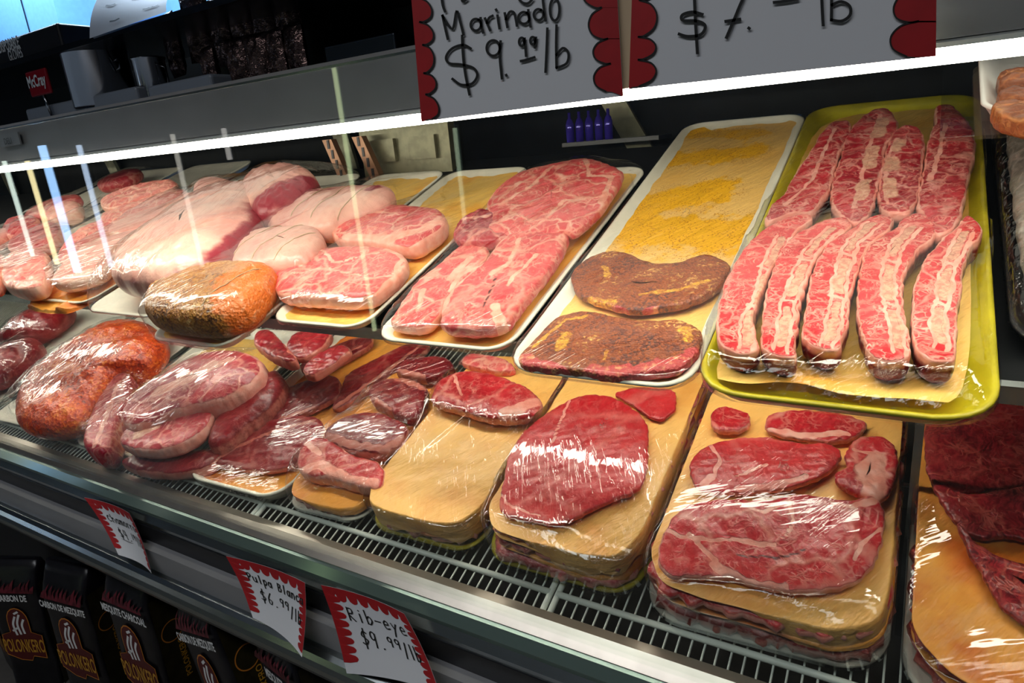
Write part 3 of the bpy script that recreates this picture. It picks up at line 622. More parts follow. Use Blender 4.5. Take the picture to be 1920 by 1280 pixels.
# ---- pork steak tray
T = tray('foam_tray', 'white foam tray of thick pork butt steaks with bare paper at back', box4(-.995, -.765, .622, 1.27), H, 'foam', .04, .02, 'stk')
liner('yellow peach paper, bare at the back behind the pork butt steaks', T, H, 'paperyel', 'stk', wr=.002)
cut('pork_steak', 'round pork butt steak at the front of its tray', 'pork steak', [(522,556),(520,535),(541,514),(575,494),(624,482),(687,479),(740,484),(768,499),(771,518),(752,540),(732,556),(710,576),(665,582),(612,578),(560,576),(528,570)], H, .010, .046, 'pork', 'stk', .30, 4., .5,
    [('f', .006, [(735,490),(765,505),(750,535)]), ('f', .003, [(560,540),(620,530),(690,545)]), ('f', .003, [(610,490),(640,520),(720,500)])], rim=(.9, .006), bumpy=.003, n=220, m=26, group='pork butt steaks')
cut('pork_steak', 'pork butt steak with thick white fat side, behind the front steak', 'pork steak', [(622,450),(631,431),(665,412),(710,401),(781,405),(830,412),(845,427),(842,446),(815,465),(785,485),(740,482),(690,472),(640,470)], H, .010, .050, 'pork', 'stk', .30, 4., .5,
    [('f', .014, [(660,468),(740,475),(800,460),(838,435)]), ('f', .003, [(690,420),(760,430)])], rim=(1., .006), bumpy=.003, n=200, m=26, group='pork butt steaks')
wrap(T, H, 'stk', 'film')
# ---- roast tray (peppered roast, tied roasts)
T = tray('foam_tray', 'white foam tray of tied roasts with the pepper crusted one in front', box4(-1.25, -1.012, .532, 1.28), H, 'foam', .04, .02, 'roa')
liner('peach paper under the pepper crusted roast', T, H, 'paperyel', 'roa')
def strings(T_, pts_list, Hh, base, par):
    q = MB()
    for pts in pts_list:
        P3 = []
        for (x, y, z) in pts:
            u, v = PU((x, y), Hh-z); P3.append(W(u, v, z, Hh)-np.array(par.matrix_world.translation))
        q.tube(P3, .0011, 5)
    # into the local (tilted) frame of the parent
    Rm = np.array(Matrix.Rotation(-TILT, 3, 'X')); q.v = [tuple(Rm@np.array(v)) for v in q.v]
    mesh_obj('butcher_twine', q.v, q.f, 'twine', par)
ro = cut('peppered_roast', 'rolled roast crusted in cracked pepper and spice', 'roast', [(282,600),(284,578),(300,553),(340,530),(400,517),(460,513),(512,515),(528,528),(512,560),(478,598),(440,618),(405,626),(350,624),(296,615)], H, .010, .085, 'pepper', 'roa2', .36, 2.6, .48,
    [('d', .055, [(505,535),(480,560),(468,590)])], bumpy=.004, n=200, m=30)
r1 = cut('tied_roast', 'tied pale pork loin roast lying behind the peppered roast', 'roast', [(408,500),(416,478),(440,458),(500,444),(560,436),(600,434),(612,455),(600,482),(575,504),(520,514),(445,514)], H, .010, .075, 'porkfat', 'roa', .5, 2.4, .5, [('d', .001, [(600,440),(601,441)])], rim=None, bumpy=.003, n=170, m=24, group='tied pork roasts')
r2 = cut('tied_roast', 'tied fatty pork roast with lean streak at the tray back', 'roast', [(492,430),(520,400),(560,378),(620,366),(700,360),(738,360),(742,372),(730,392),(690,410),(650,422),(615,440),(560,438)], H, .012, .080, 'porkfat', 'roa', .5, 2.4, .5, [('d', .006, [(540,395),(600,385),(640,380)]), ('d', .01, [(715,372),(700,385)])], bumpy=.003, n=170, m=24, group='tied pork roasts')
bpy.context.view_layer.update()
def hoops(o, n, rr=1.012, axis_lo=.2, axis_hi=.8, par=None):
    """twine hoops around a roast from its own vertices"""
    V = np.array([v.co[:] for v in o.data.vertices]); c = V.mean(0); q = V-c; _, _, vt = np.linalg.svd(q[:, :2], full_matrices=False); ax = np.array([*vt[0], 0]); bx = np.array([*vt[1], 0])
    a = q@ax; b = q@bx; z = V[:, 2]
    for f in np.linspace(axis_lo, axis_hi, n):
        t = a.min()+(a.max()-a.min())*f; m_ = np.abs(a-t) < .006
        if m_.sum() < 8: continue
        bm, zm = b[m_].mean(), z[m_].mean(); ang = np.arctan2(z[m_]-zm, b[m_]-bm); r_ = np.hypot(z[m_]-zm, b[m_]-bm); pts = []
        for A in np.linspace(-math.pi, math.pi, 33):
            d = np.abs((ang-A+math.pi) % (2*math.pi)-math.pi); w_ = np.exp(-(d/.18)**2)+1e-9; R = (w_*r_).sum()/w_.sum()
            pts.append(c*[1, 1, 0]+ax*t+bx*(bm+math.cos(A)*R*rr)+np.array([0, 0, zm+math.sin(A)*R*rr]))
        B = MB(); B.tube(pts, .0010, 5, False); mesh_obj('butcher_twine', B.v, B.f, 'twine', o)
hoops(r1, 4); hoops(r2, 4); hoops(ro, 2, 1.015)
PK['roa'] = [p for p in PK['roa']]
o_t, P_t, c_t, b_t = T
# film only over the back half, the peppered roast is held too
PK['roa'] += PK['roa2']; wrap(T, H, 'roa', 'film')
# ---- big vacuum packed pork
T = tray('foam_tray', 'white foam tray under the big pale pork shoulder', box4(-1.60, -1.32, .60, 1.31), H, 'foam', .04, .016, 'big')
bg = cut('pork_shoulder', 'big pale skinned pork shoulder in clear wrap with ink stamp', 'pork cut', [(212,516),(222,490),(265,462),(330,420),(380,388),(430,362),(480,352),(492,380),(495,425),(455,470),(425,500),(390,520),(345,535),(300,545),(245,538),(214,530)], H, .012, .115, 'porkfat', 'big', .5, 2.5, .45,
    [('d', .034, [(310,552),(360,542),(405,515),(430,495)]), ('d', .028, [(450,475),(495,430),(497,400)]), ('d', .016, [(215,540),(260,550),(300,552)])], bumpy=.006, n=220, m=30)
q = MB()
cut('pork_shoulder', 'second pork shoulder with purple cut face behind the stamped one', 'pork cut', [(455,385),(462,355),(500,336),(560,328),(588,332),(602,350),(598,368),(560,398),(510,418),(480,420)], H, .012, .11, 'porkfat', 'big', .5, 2.5, .5,
    [('d', .045, [(500,412),(550,392),(596,362)])], bumpy=.006, n=170, m=26)
wrap(T, H, 'big', 'film3')
# ---- pork ribs and loin slices at left
T = tray('foam_tray', 'pale foam tray of pork ribs and loin slices with yellow paper poking out', box4(-1.92, -1.63, .62, 1.40), H, 'foam', .04, .018, 'lef')
sheet('butcher_paper', 'crumpled yellow paper hanging out below the pork loin slices', 'paper', [(-1.905, .60), (-1.78, .59), (-1.64, .60), (-1.64, 1.0), (-1.64, 1.37), (-1.90, 1.37), (-1.91, 1.0)], H, .012, 'paperor', pkg='lef', wr=.008, skirt=.035, skirtw=.9)
cut('pork_loin_slice', 'front pale pork loin slice standing on crumpled yellow paper', 'pork cut', [(98,535),(118,508),(150,478),(210,452),(270,436),(288,440),(245,468),(215,498),(198,518),(150,535),(120,542)], H, .02, .05, 'porkpale', 'lef', .5, 3.5, .5, rim=(1., .006), n=150, m=20)
cut('pork_loin_slice', 'long pork loin slice lying between the ribs and the big shoulder', 'pork cut', [(200,442),(240,415),(300,398),(360,372),(400,362),(380,385),(330,412),(270,438),(225,450)], H, .02, .055, 'porkpale', 'lef', .5, 3.5, .5, rim=(.9, .006), n=150, m=20)
cut('pork_loin_slice', 'rounded pink pork loin piece peeking over the tray back', 'pork cut', [(362,366),(375,350),(400,342),(430,342),(448,350),(430,362),(400,374),(375,378)], H, .03, .07, 'porkpale', 'lef', .6, 2.5, .5, n=120, m=18)
for i, (oo, lb) in enumerate([([(182,372),(230,352),(290,335),(322,333),(335,342),(290,362),(235,380),(190,388)], 'rack of pork ribs, topmost behind the loin slices'), ([(180,402),(230,384),(290,366),(345,348),(352,360),(310,380),(250,402),(200,418)], 'rack of pork ribs, second below the topmost rack'), ([(105,470),(130,435),(180,412),(235,400),(240,412),(200,435),(160,455),(125,485),(108,490)], 'rack of pork ribs nearest the loin slice')]):
    cut('pork_rib_rack', lb, 'pork ribs', oo, H, .02+.01*(2-i), .05, 'porkribs', 'lef', .9, 3.5, .5, [('b', .006, [((oo[0][0]*(1-f)+oo[3][0]*f), oo[0][1]*(1-f)+oo[3][1]*f+6)]) for f in (.2, .45, .7, .9)], rim=(.8, .006), bumpy=.006, n=150, m=20, group='pork rib racks')
wrap(T, H, 'lef', 'film2')
T = tray('foam_tray', 'pale foam tray of red chops at the far left of the shelf', box4(-2.35, -1.99, .66, 1.5), H, 'foam', .04, .018, 'far')
fc = [([(0,520),(5,492),(30,470),(60,462),(88,470),(92,505),(80,535),(45,545),(8,538)], 'porkribs', 'bloody red pork chop at the front of the far left tray'), ([(-60,520),(-50,480),(-20,465),(8,478),(4,510),(-8,535),(-40,540)], 'porkribs', 'red pork chop cut off by the left picture edge'),
      ([(10,460),(30,435),(70,420),(110,415),(115,435),(95,455),(55,468),(22,470)], 'beef', 'dark red chop in the middle of the far left tray'), ([(75,398),(95,382),(125,375),(152,380),(150,395),(120,408),(90,412)], 'porkpale', 'rounded pink pork lump at the far left tray back'), ([(0,430),(20,410),(60,402),(75,412),(50,430),(15,445)], 'purple', 'purplish chop at the far left tray back')]
for i, (oo, mt, lb) in enumerate(fc): cut('pork_chop', lb, 'pork chop', oo, H, .02, .05, mt, 'far', .8, 3.5, .5, rim=(.8, .006), bumpy=.005, n=130, m=18, group='far left chops')
wrap(T, H, 'far', 'film2')
T = tray('foam_tray', 'foam tray of cut meat beyond the far left chops', box4(-2.80, -2.40, .70, 1.5), H, 'foam', .04, .018, 'fa2')
for i, (u, v, r_) in enumerate([(-2.6, .85, .11), (-2.62, 1.1, .12), (-2.55, 1.33, .10)]):
    cut('pork_chop', ['chop nearest the glass beyond the far left tray', 'chop in the middle beyond the far left tray', 'chop at the back beyond the far left tray'][i], 'pork chop', [(u+r_*math.cos(a), v+.8*r_*math.sin(a)) for a in np.linspace(0, 6.28, 9)[:-1]], H, .02, .05, ['porkribs', 'pork', 'purple'][i], 'fa2', uv=True, e=3.5, n=110, m=16)
wrap(T, H, 'fa2', 'film')
# ---- right: dark wrapped parcel and white tray of cooked meat
T = tray('foam_tray', 'dark foam tray under the grey wrapped parcel at the right picture edge', box4(.100, .38, .70, 1.45), H, 'black', .04, .018, 'drk')
cut('wrapped_parcel', 'grey brown meat parcel in crinkled plastic at the right picture edge', 'meat', [(.112, .74), (.108, .9), (.11, 1.2), (.12, 1.42), (.25, 1.44), (.36, 1.4), (.36, .9), (.34, .74), (.2, .71)], H, .012, .055, 'darkfilm', 'drk', uv=True, e=3., n=170, m=24, bumpy=.008)
wrap(T, H, 'drk', 'film2')
# ================================================================ LOWER DECK
H = HD
def layers(pkg, P, z, specs, labp, sd=-.6, sw=1.05):
    """interleaved slabs and paper under the top cut, following the tray outline P"""
    for i, (kind, th, mat, sc, lb) in enumerate(specs):
        c = P.mean(0); Q = c+(P-c)*sc; Q = Q[::6]; bb = .0006
        if kind == 'm': cut('beef_slice', lb, 'beef', Q, H, z, th, mat, pkg, uv=True, e=3.5, wob=.009, bumpy=.0005, n=170, m=14, rim=(.6, .004), group='slices inside %s' % labp); z += th+.0025
        else: sheet('butcher_paper', lb, 'paper', Q, H, z, mat, skirt=th, skirtdir=sd, pkg=pkg, seed=i+5, wr=.0016, skirtw=sw); z += .0025
    return z
# ---- L8 big chuck steak package
c8 = [(-.278, .462), (.012, .472), (.012, .94), (-.278, .92)]
T = tray('foam_tray', 'pale foam tray of the large front right chuck steak package', c8, H, 'foam', .05, .02, 'l8')
z = layers('l8', T[1], .010, [('m', .036, 'beefdark', 1.01, 'lowest dark slice in the large chuck steak package'), ('p', .006, 'paperor', .985, 'lower orange paper in the large chuck steak package'), ('m', .024, 'beef', 1.0, 'upper slice edge showing in the large chuck steak package'),
     ('p', .05, 'paper', .975, 'top orange paper under the large chuck steak')], 'the chuck steak package', -.62, .95)
print('L8 top z', z)
P8 = dict(pkg='l8', bumpy=.002)
cut('chuck_steak', 'big marbled chuck steak across the front of its package', 'beef steak', [(1228,1050),(1240,1000),(1262,962),(1290,940),(1360,930),(1440,935),(1500,920),(1560,930),(1600,935),(1640,920),(1662,960),(1655,1010),(1640,1055),(1600,1092),(1540,1105),(1480,1105),(1420,1095),(1380,1080),(1330,1078),(1250,1078)], H, z, .018, 'beef', k=1., e=5., n=280, m=34,
    strokes=[('f', .0035, [(1240,990),(1300,1010),(1380,1012),(1450,1020)]), ('f', .003, [(1380,940),(1430,960),(1480,935)]), ('f', .006, [(1340,1060),(1370,1075),(1400,1090),(1470,1098)]), ('f', .0025, [(1480,930),(1490,980),(1470,1010)]), ('f', .0045, [(1640,935),(1600,950),(1560,940)]), ('f', .0025, [(1605,1050),(1615,1020),(1650,990)]), ('d', .0016, [(1380,1040),(1450,1045),(1520,1030)]), ('f', .003, [(1290,1000),(1340,1050)])], rim=(.7, .0028), **P8)
cut('chuck_steak', 'oval chuck steak with round marrow end above the big chuck steak', 'beef steak', [(1293,892),(1292,868),(1306,845),(1335,828),(1380,818),(1430,815),(1500,828),(1560,828),(1582,848),(1556,882),(1500,908),(1440,918),(1360,922),(1310,915)], H, z+.001, .014, 'beefplain', k=1., e=5., n=220, m=28,
    strokes=[('f', .006, [(1385,915),(1450,912),(1510,892)]), ('f', .003, [(1330,830),(1350,860),(1340,890)]), ('f', .007, [(1320,905),(1330,895)]), ('f', .0025, [(1380,890),(1440,870)])], rim=(.5, .0022), **P8)
cut('chuck_steak', 'small square chuck piece under the white film glare', 'beef steak', [(1330,795),(1332,770),(1355,757),(1398,768),(1412,788),(1390,806),(1350,808)], H, z, .014, 'beef', k=1., n=130, m=18, rim=(.5, .003), **P8)
cut('chuck_steak', 'bright red chuck strip at the top under the yellow tray', 'beef steak', [(1432,802),(1440,772),(1500,764),(1580,772),(1630,788),(1612,816),(1560,828),(1500,820),(1462,814)], H, z, .014, 'beef', k=1., n=150, m=20, strokes=[('f', .005, [(1440,805),(1500,815),(1590,812)])], rim=(.5, .003), **P8)
cut('chuck_steak', 'fatty chuck flap folded along the right edge of the package', 'beef steak', [(1582,848),(1602,818),(1650,812),(1682,832),(1684,870),(1670,925),(1645,940),(1610,925),(1568,905),(1565,885),(1590,870)], H, z+.001, .015, 'beef', k=1., n=180, m=22, strokes=[('f', .016, [(1645,860),(1630,900),(1640,925)]), ('f', .004, [(1600,840),(1640,850)])], **P8)
wrap(T, H, 'l8', 'film')
# ---- L7 round steak package
c7 = [(-.545, .475), (-.292, .478), (-.292, .98), (-.545, .95)]
T = tray('foam_tray', 'yellow foam tray of the round steak package with red steak on top', c7, H, 'yfoam', .045, .02, 'l7')
z = layers('l7', T[1], .010, [('m', .030, 'purple', 1.005, 'lowest dark slice in the round steak package'), ('p', .016, 'paperor', .975, 'lowest orange paper in the round steak package'), ('m', .018, 'beefdark', .98, 'middle slice in the round steak package'), ('p', .012, 'paper', .975, 'middle peach paper in the round steak package'),
     ('m', .012, 'beef', .97, 'upper slice in the round steak package'), ('p', .045, 'paper', .975, 'top peach paper under the round steak')], 'the round steak package', -.7, 1.1)
print('L7 top z', z)
cut('round_steak', 'large smooth red round steak under crackled film glare', 'beef steak', [(933,948),(940,905),(952,850),(980,805),(1035,762),(1090,735),(1150,738),(1205,775),(1216,805),(1215,865),(1200,915),(1130,940),(1085,965),(1040,980),(990,970),(945,962)], H, z, .016, 'beefplain', 'l7', 1., 5., n=260, m=32,
    strokes=[('f', .0026, [(1070,740),(1050,790),(1035,830)]), ('f', .0016, [(935,920),(960,950),(1010,965)])], rim=(.35, .002), bumpy=.0015)
cut('round_steak', 'second red round steak slice showing behind the large one', 'beef steak', [(1145,735),(1200,722),(1268,728),(1268,765),(1240,788),(1214,778),(1180,752)], H, z-.001, .010, 'beefplain', 'l7', 1., n=120, m=16)
wrap(T, H, 'l7', 'film3')
# ---- L6 paper topped package
c6 = [(-.79, .470), (-.560, .474), (-.560, .92), (-.79, .90)]
T = tray('foam_tray', 'yellow foam tray of the paper-topped sirloin package', c6, H, 'yfoam', .045, .018, 'l6')
z = layers('l6', T[1], .008, [('m', .036, 'purple', .985, 'lowest pinkish slice in the paper-topped package'), ('p', .010, 'paperor', .98, 'lower orange paper in the paper-topped package'), ('m', .020, 'purple', .96, 'upper slice edge in the paper-topped package'), ('p', .042, 'paper', .985, 'large smooth yellow orange paper on top of its package')], 'the paper-topped package', -1.4, 2.)
print('L6 top z', z)
cut('sirloin_steak', 'bright red sirloin steak with pale fat end above the yellow paper', 'beef steak', [(802,742),(818,708),(850,692),(885,688),(935,698),(990,720),(1018,748),(1000,776),(945,782),(905,778),(860,764),(815,752)], H, z, .03, 'beef', 'l6', 1., 3.5, strokes=[('f', .016, [(950,772),(1000,752)]), ('f', .003, [(850,700),(865,740)]), ('f', .003, [(820,750),(880,772)])], rim=(.5, .003), n=200, m=26)
cut('sirloin_steak', 'sirloin slice tucked under the seasoned tray corner', 'beef steak', [(860,678),(880,658),(945,668),(970,690),(940,695),(890,686)], H, z-.004, .02, 'pork', 'l6', 1., n=110, m=16)
wrap(T, H, 'l6', 'film3')
# ---- L5 dark sirloin stack
c5 = [(-.995, .462), (-.800, .470), (-.800, .88), (-1.000, .86)]
T = tray('foam_tray', 'white foam tray of the stacked strip steaks with orange paper layer', c5, H, 'foam', .04, .018, 'l5')
z = layers('l5', T[1], .008, [('m', .030, 'purple', .98, 'lowest brown slice in the strip steak stack'), ('p', .014, 'paperor', .985, 'orange paper layer in the strip steak stack')], 'the strip steak stack', -.7, 1.2)
cut('strip_steak', 'strip steak slumping over the front of its stack', 'beef steak', [(552,872),(560,830),(588,812),(620,820),(660,850),(705,858),(722,880),(712,915),(660,905),(620,892),(570,888)], H, z, .036, 'beef', 'l5', 1., 4.5, strokes=[('f', .010, [(560,880),(600,870),(650,895),(700,905)]), ('f', .006, [(575,830),(600,850)])], rim=(.8, .004), n=180, m=24)
cut('strip_steak', 'strip steak with pale fat band in the middle of its stack', 'beef steak', [(602,806),(640,776),(700,765),(766,790),(755,828),(712,848),(655,842),(612,826)], H, z, .036, 'beefdark', 'l5', 1., 5., strokes=[('f', .008, [(610,815),(660,832),(720,840),(750,820)])], rim=(.6, .003), n=180, m=24)
cut('strip_steak', 'dark marbled strip steak with fat cap at upper left', 'beef steak', [(686,724),(718,706),(768,704),(802,722),(792,758),(772,784),(735,770),(694,750)], H, z, .036, 'beefdark', 'l5', 1., 5., strokes=[('f', .008, [(745,708),(795,725)]), ('f', .007, [(690,742),(730,765)])], n=160, m=22)
cut('strip_steak', 'strip steak at the very back of its stack', 'beef steak', [(735,692),(762,668),(830,662),(855,682),(812,706),(765,702)], H, z, .034, 'beefdark', 'l5', 1., 5., strokes=[('f', .007, [(745,695),(790,704)])], n=130, m=18)
wrap(T, H, 'l5', 'film2')
# ---- L4 shallow tray of dark steaks
c4 = [(-1.29, .450), (-1.003, .458), (-1.003, 1.02), (-1.29, 1.01)]
T = tray('foam_tray', 'deep white foam tray of long dark steaks, single layer', c4, H, 'foam', .05, .034, 'l4')
liner('orange peach paper showing beside the long dark steaks', T, H, 'paperor', 'l4', z=.016, wr=.002)
for oo, lb, st in [([(392,872),(400,842),(445,815),(500,792),(560,782),(600,786),(612,806),(590,840),(560,872),(520,888),(450,884)], 'dark steak at the tray front under the white film glare', [('f', .005, [(420,860),(500,820),(590,795)])]),
               ([(492,786),(500,752),(560,722),(620,705),(640,715),(640,745),(600,768),(560,785),(520,797)], 'dark oval steak in the middle left of the long tray', [('f', .004, [(520,795),(590,770)])]),
               ([(640,740),(650,705),(700,680),(760,650),(800,640),(810,655),(760,690),(700,730),(650,765),(620,775)], 'long dark steak with fat edge running up the long tray', [('f', .006, [(630,770),(700,722),(790,655)])]),
               ([(560,690),(600,662),(660,640),(700,630),(700,650),(640,685),(580,712)], 'dark steak at the back of the long tray', [('f', .004, [(580,705),(680,655)])])]:
    cut('dark_steak', lb, 'beef steak', oo, H, .018, .022, 'beefdark', 'l4', .5, 6., strokes=st, rim=(.5, .003), n=170, m=22, bumpy=.003, group='long dark steaks')
wrap(T, H, 'l4', 'film', rimh=.034)
# ---- L2 shank package
c2 = [(-1.785, .456), (-1.375, .470), (-1.375, .98), (-1.785, .96)]
T = tray('foam_tray', 'white foam tray of the pork shank package with streaky film', c2, H, 'foam', .05, .02, 'l2')
sheet('butcher_paper', 'yellow paper scraps under the pork shank slices', 'paper', box4(-1.76, -1.40, .48, .93), H, .010, 'paperyel', pkg='l2', wr=.004)
cut('shank_slice', 'thick shank slice with a round bone near the tray front', 'pork cut', [(215,822),(238,792),(290,768),(340,752),(375,752),(400,770),(372,808),(330,832),(285,842),(240,838)], H, .05, .045, 'purple', 'l2', 1., 5., strokes=[('b', .016, [(262,812),(290,800)]), ('f', .004, [(290,790),(340,765)])], rim=(.9, .004), n=180, m=24)
cut('shank_slice', 'large pale shank under strongly streaked film', 'pork cut', [(215,780),(240,740),(300,700),(350,668),(400,652),(450,652),(490,668),(490,695),(460,725),(410,752),(350,762),(290,782),(240,800)], H, .04, .085, 'purple', 'l2', .9, 4.5, strokes=[('f', .02, [(300,740),(400,690)]), ('f', .014, [(350,720),(430,680)])], rim=(1., .01), n=180, m=24)
cut('shank_slice', 'dark red pork end leaning at the left of the shank package', 'pork cut', [(152,828),(162,790),(186,735),(225,695),(248,700),(240,745),(218,785),(208,835),(190,850),(160,845)], H, .012, .07, 'purple', 'l2', .9, 4.5, strokes=[('f', .006, [(180,840),(200,790),(225,720)])], n=150, m=20)
cut('shank_slice', 'dark shank slice half hidden at the right of the package', 'pork cut', [(400,790),(440,750),(480,712),(520,690),(535,712),(520,750),(470,790),(420,830),(385,840)], H, .012, .07, 'beefdark', 'l2', .8, 3.5, rim=(.5, .003), n=150, m=20)
cut('shank_slice', 'dark chop lying lowest under the bone slice', 'pork cut', [(215,862),(260,845),(330,842),(390,835),(420,845),(390,872),(330,885),(260,882)], H, .012, .035, 'beefdark', 'l2', 1., 3.5, rim=(.8, .004), n=150, m=20)
wrap(T, H, 'l2', 'film2b')
# ---- L3 chops behind, under the shelf
T = tray('foam_tray', 'foam tray of dark chops in the shade under the pork steaks', box4(-1.60, -1.36, 1.0, 1.32), H, 'foam', .04, .018, 'l3')
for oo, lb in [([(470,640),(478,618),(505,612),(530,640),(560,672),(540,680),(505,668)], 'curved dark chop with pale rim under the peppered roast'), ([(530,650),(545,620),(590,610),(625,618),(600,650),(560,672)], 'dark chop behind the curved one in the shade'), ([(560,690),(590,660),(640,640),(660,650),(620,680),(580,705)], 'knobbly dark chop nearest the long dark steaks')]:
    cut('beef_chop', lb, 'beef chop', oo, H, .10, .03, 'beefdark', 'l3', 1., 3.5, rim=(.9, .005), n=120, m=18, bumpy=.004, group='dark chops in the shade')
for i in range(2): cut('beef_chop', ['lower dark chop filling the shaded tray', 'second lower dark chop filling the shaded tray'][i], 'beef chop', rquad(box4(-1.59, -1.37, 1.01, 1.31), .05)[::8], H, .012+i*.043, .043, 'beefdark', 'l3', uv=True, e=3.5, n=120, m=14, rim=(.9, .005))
wrap(T, H, 'l3', 'film')
# ---- L1 marinated meat
c1 = [(-2.24, .455), (-1.835, .470), (-1.835, 1.02), (-2.24, 1.0)]
T = tray('foam_tray', 'white foam tray under the orange red marinated meat', c1, H, 'foam', .05, .018, 'l1')
cut('marinated_meat', 'heap of orange red chili marinated meat in front of the case rear', 'meat', [(30,790),(32,745),(62,705),(130,658),(200,612),(250,602),(290,612),(318,645),(288,680),(255,696),(222,705),(190,750),(160,785),(130,803),(85,812),(45,806)], H, .010, .115, 'chili', 'l1', .55, 2.6, .45, bumpy=.007, n=220, m=30)
wrap(T, H, 'l1', 'film3')
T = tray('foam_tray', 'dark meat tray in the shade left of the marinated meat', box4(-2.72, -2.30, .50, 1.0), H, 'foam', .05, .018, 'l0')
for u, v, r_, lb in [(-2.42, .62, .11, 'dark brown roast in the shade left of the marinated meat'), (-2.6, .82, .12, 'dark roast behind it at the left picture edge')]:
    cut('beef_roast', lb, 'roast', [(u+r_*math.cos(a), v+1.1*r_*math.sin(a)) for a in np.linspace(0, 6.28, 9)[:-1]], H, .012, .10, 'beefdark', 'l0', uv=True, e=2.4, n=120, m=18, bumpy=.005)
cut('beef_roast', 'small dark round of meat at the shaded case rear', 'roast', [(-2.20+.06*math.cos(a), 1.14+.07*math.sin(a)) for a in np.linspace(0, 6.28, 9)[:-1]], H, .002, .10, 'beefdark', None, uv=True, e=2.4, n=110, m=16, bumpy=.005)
wrap(T, H, 'l0', 'film')
# ---- L9 skirt steak package at the right
c9 = [(.030, .455), (.42, .47), (.42, 1.06), (.030, 1.04)]
T = tray('foam_tray', 'white foam tray of the skirt steak package at the right picture edge', c9, H, 'foam', .05, .02, 'l9')
z = layers('l9', T[1], .008, [('m', .03, 'skirt', .985, 'lowest dark slice in the skirt steak package'), ('p', .012, 'paperor', .98, 'lower orange paper in the skirt steak package'), ('m', .022, 'skirt', .975, 'middle dark slice in the skirt steak package'), ('p', .024, 'paperor', .985, 'top orange paper under the skirt steaks')], 'the skirt steak package', -1.2, .95)
cut('skirt_steak', 'dark fibrous skirt steak across the top of the right package', 'beef steak', [(1732,800),(1740,770),(1820,745),(1930,730),(2000,740),(2000,900),(1930,905),(1850,915),(1800,922),(1755,912),(1735,880)], H, z, .012, 'skirt', 'l9', 1., 5., n=170, m=22)
cut('skirt_steak', 'dark skirt steak slanting down the right package', 'beef steak', [(1738,885),(1800,925),(1860,918),(1930,905),(2010,915),(2010,1035),(1940,1012),(1880,1002),(1838,1006),(1800,990),(1765,940)], H, z+.001, .013, 'skirt', 'l9', 1., 5., n=200, m=26)
cut('skirt_steak', 'lowest dark skirt steak strip pointing to the lower right corner', 'beef steak', [(1790,968),(1822,1012),(1880,1045),(1960,1062),(2010,1072),(2010,1215),(1920,1165),(1872,1130),(1850,1085),(1818,1035)], H, z+.002, .012, 'skirt', 'l9', 1., 5., n=180, m=22)
wrap(T, H, 'l9', 'film')
# ---- white tray of cooked slices at the upper right, on a glass upper shelf
H3 = .40
q = MB()
T = tray('foam_tray', 'clean white tray of cooked pork slices at the upper right corner', [(.066, 1.03), (.34, 1.03), (.34, 1.42), (.068, 1.42)], H3, 'whiteplastic', .035, .03, 'ck')
for i, oo in enumerate([[(1868,140),(1880,126),(1930,122),(1990,130),(1990,152),(1920,155),(1875,152)], [(1872,165),(1905,158),(1990,160),(1990,185),(1900,180),(1870,176)], [(1860,190),(1880,180),(1940,186),(1990,190),(1990,225),(1920,222),(1866,208)]]):
    cut('cooked_pork_slice', ['browned cooked pork slice at the back of the white tray', 'middle cooked pork slice in the white tray', 'golden cooked pork slice at the front of the white tray'][i], 'cooked pork', oo, H3, .008, .03, 'cooked', 'ck', 1., 6., n=110, m=16, bumpy=.004, group='cooked slices')
sh = MB(); P0 = [W(u, v, n_, H3) for n_ in (-.006, -.001) for u, v in ((.02, 1.02), (.5, 1.02), (.5, 1.42), (.02, 1.42))]
sh.add(P0, [(0,3,2,1),(4,5,6,7),(0,1,5,4),(1,2,6,5),(2,3,7,6),(3,0,4,7)]); sh.build('small_glass_shelf', 'glass', case)
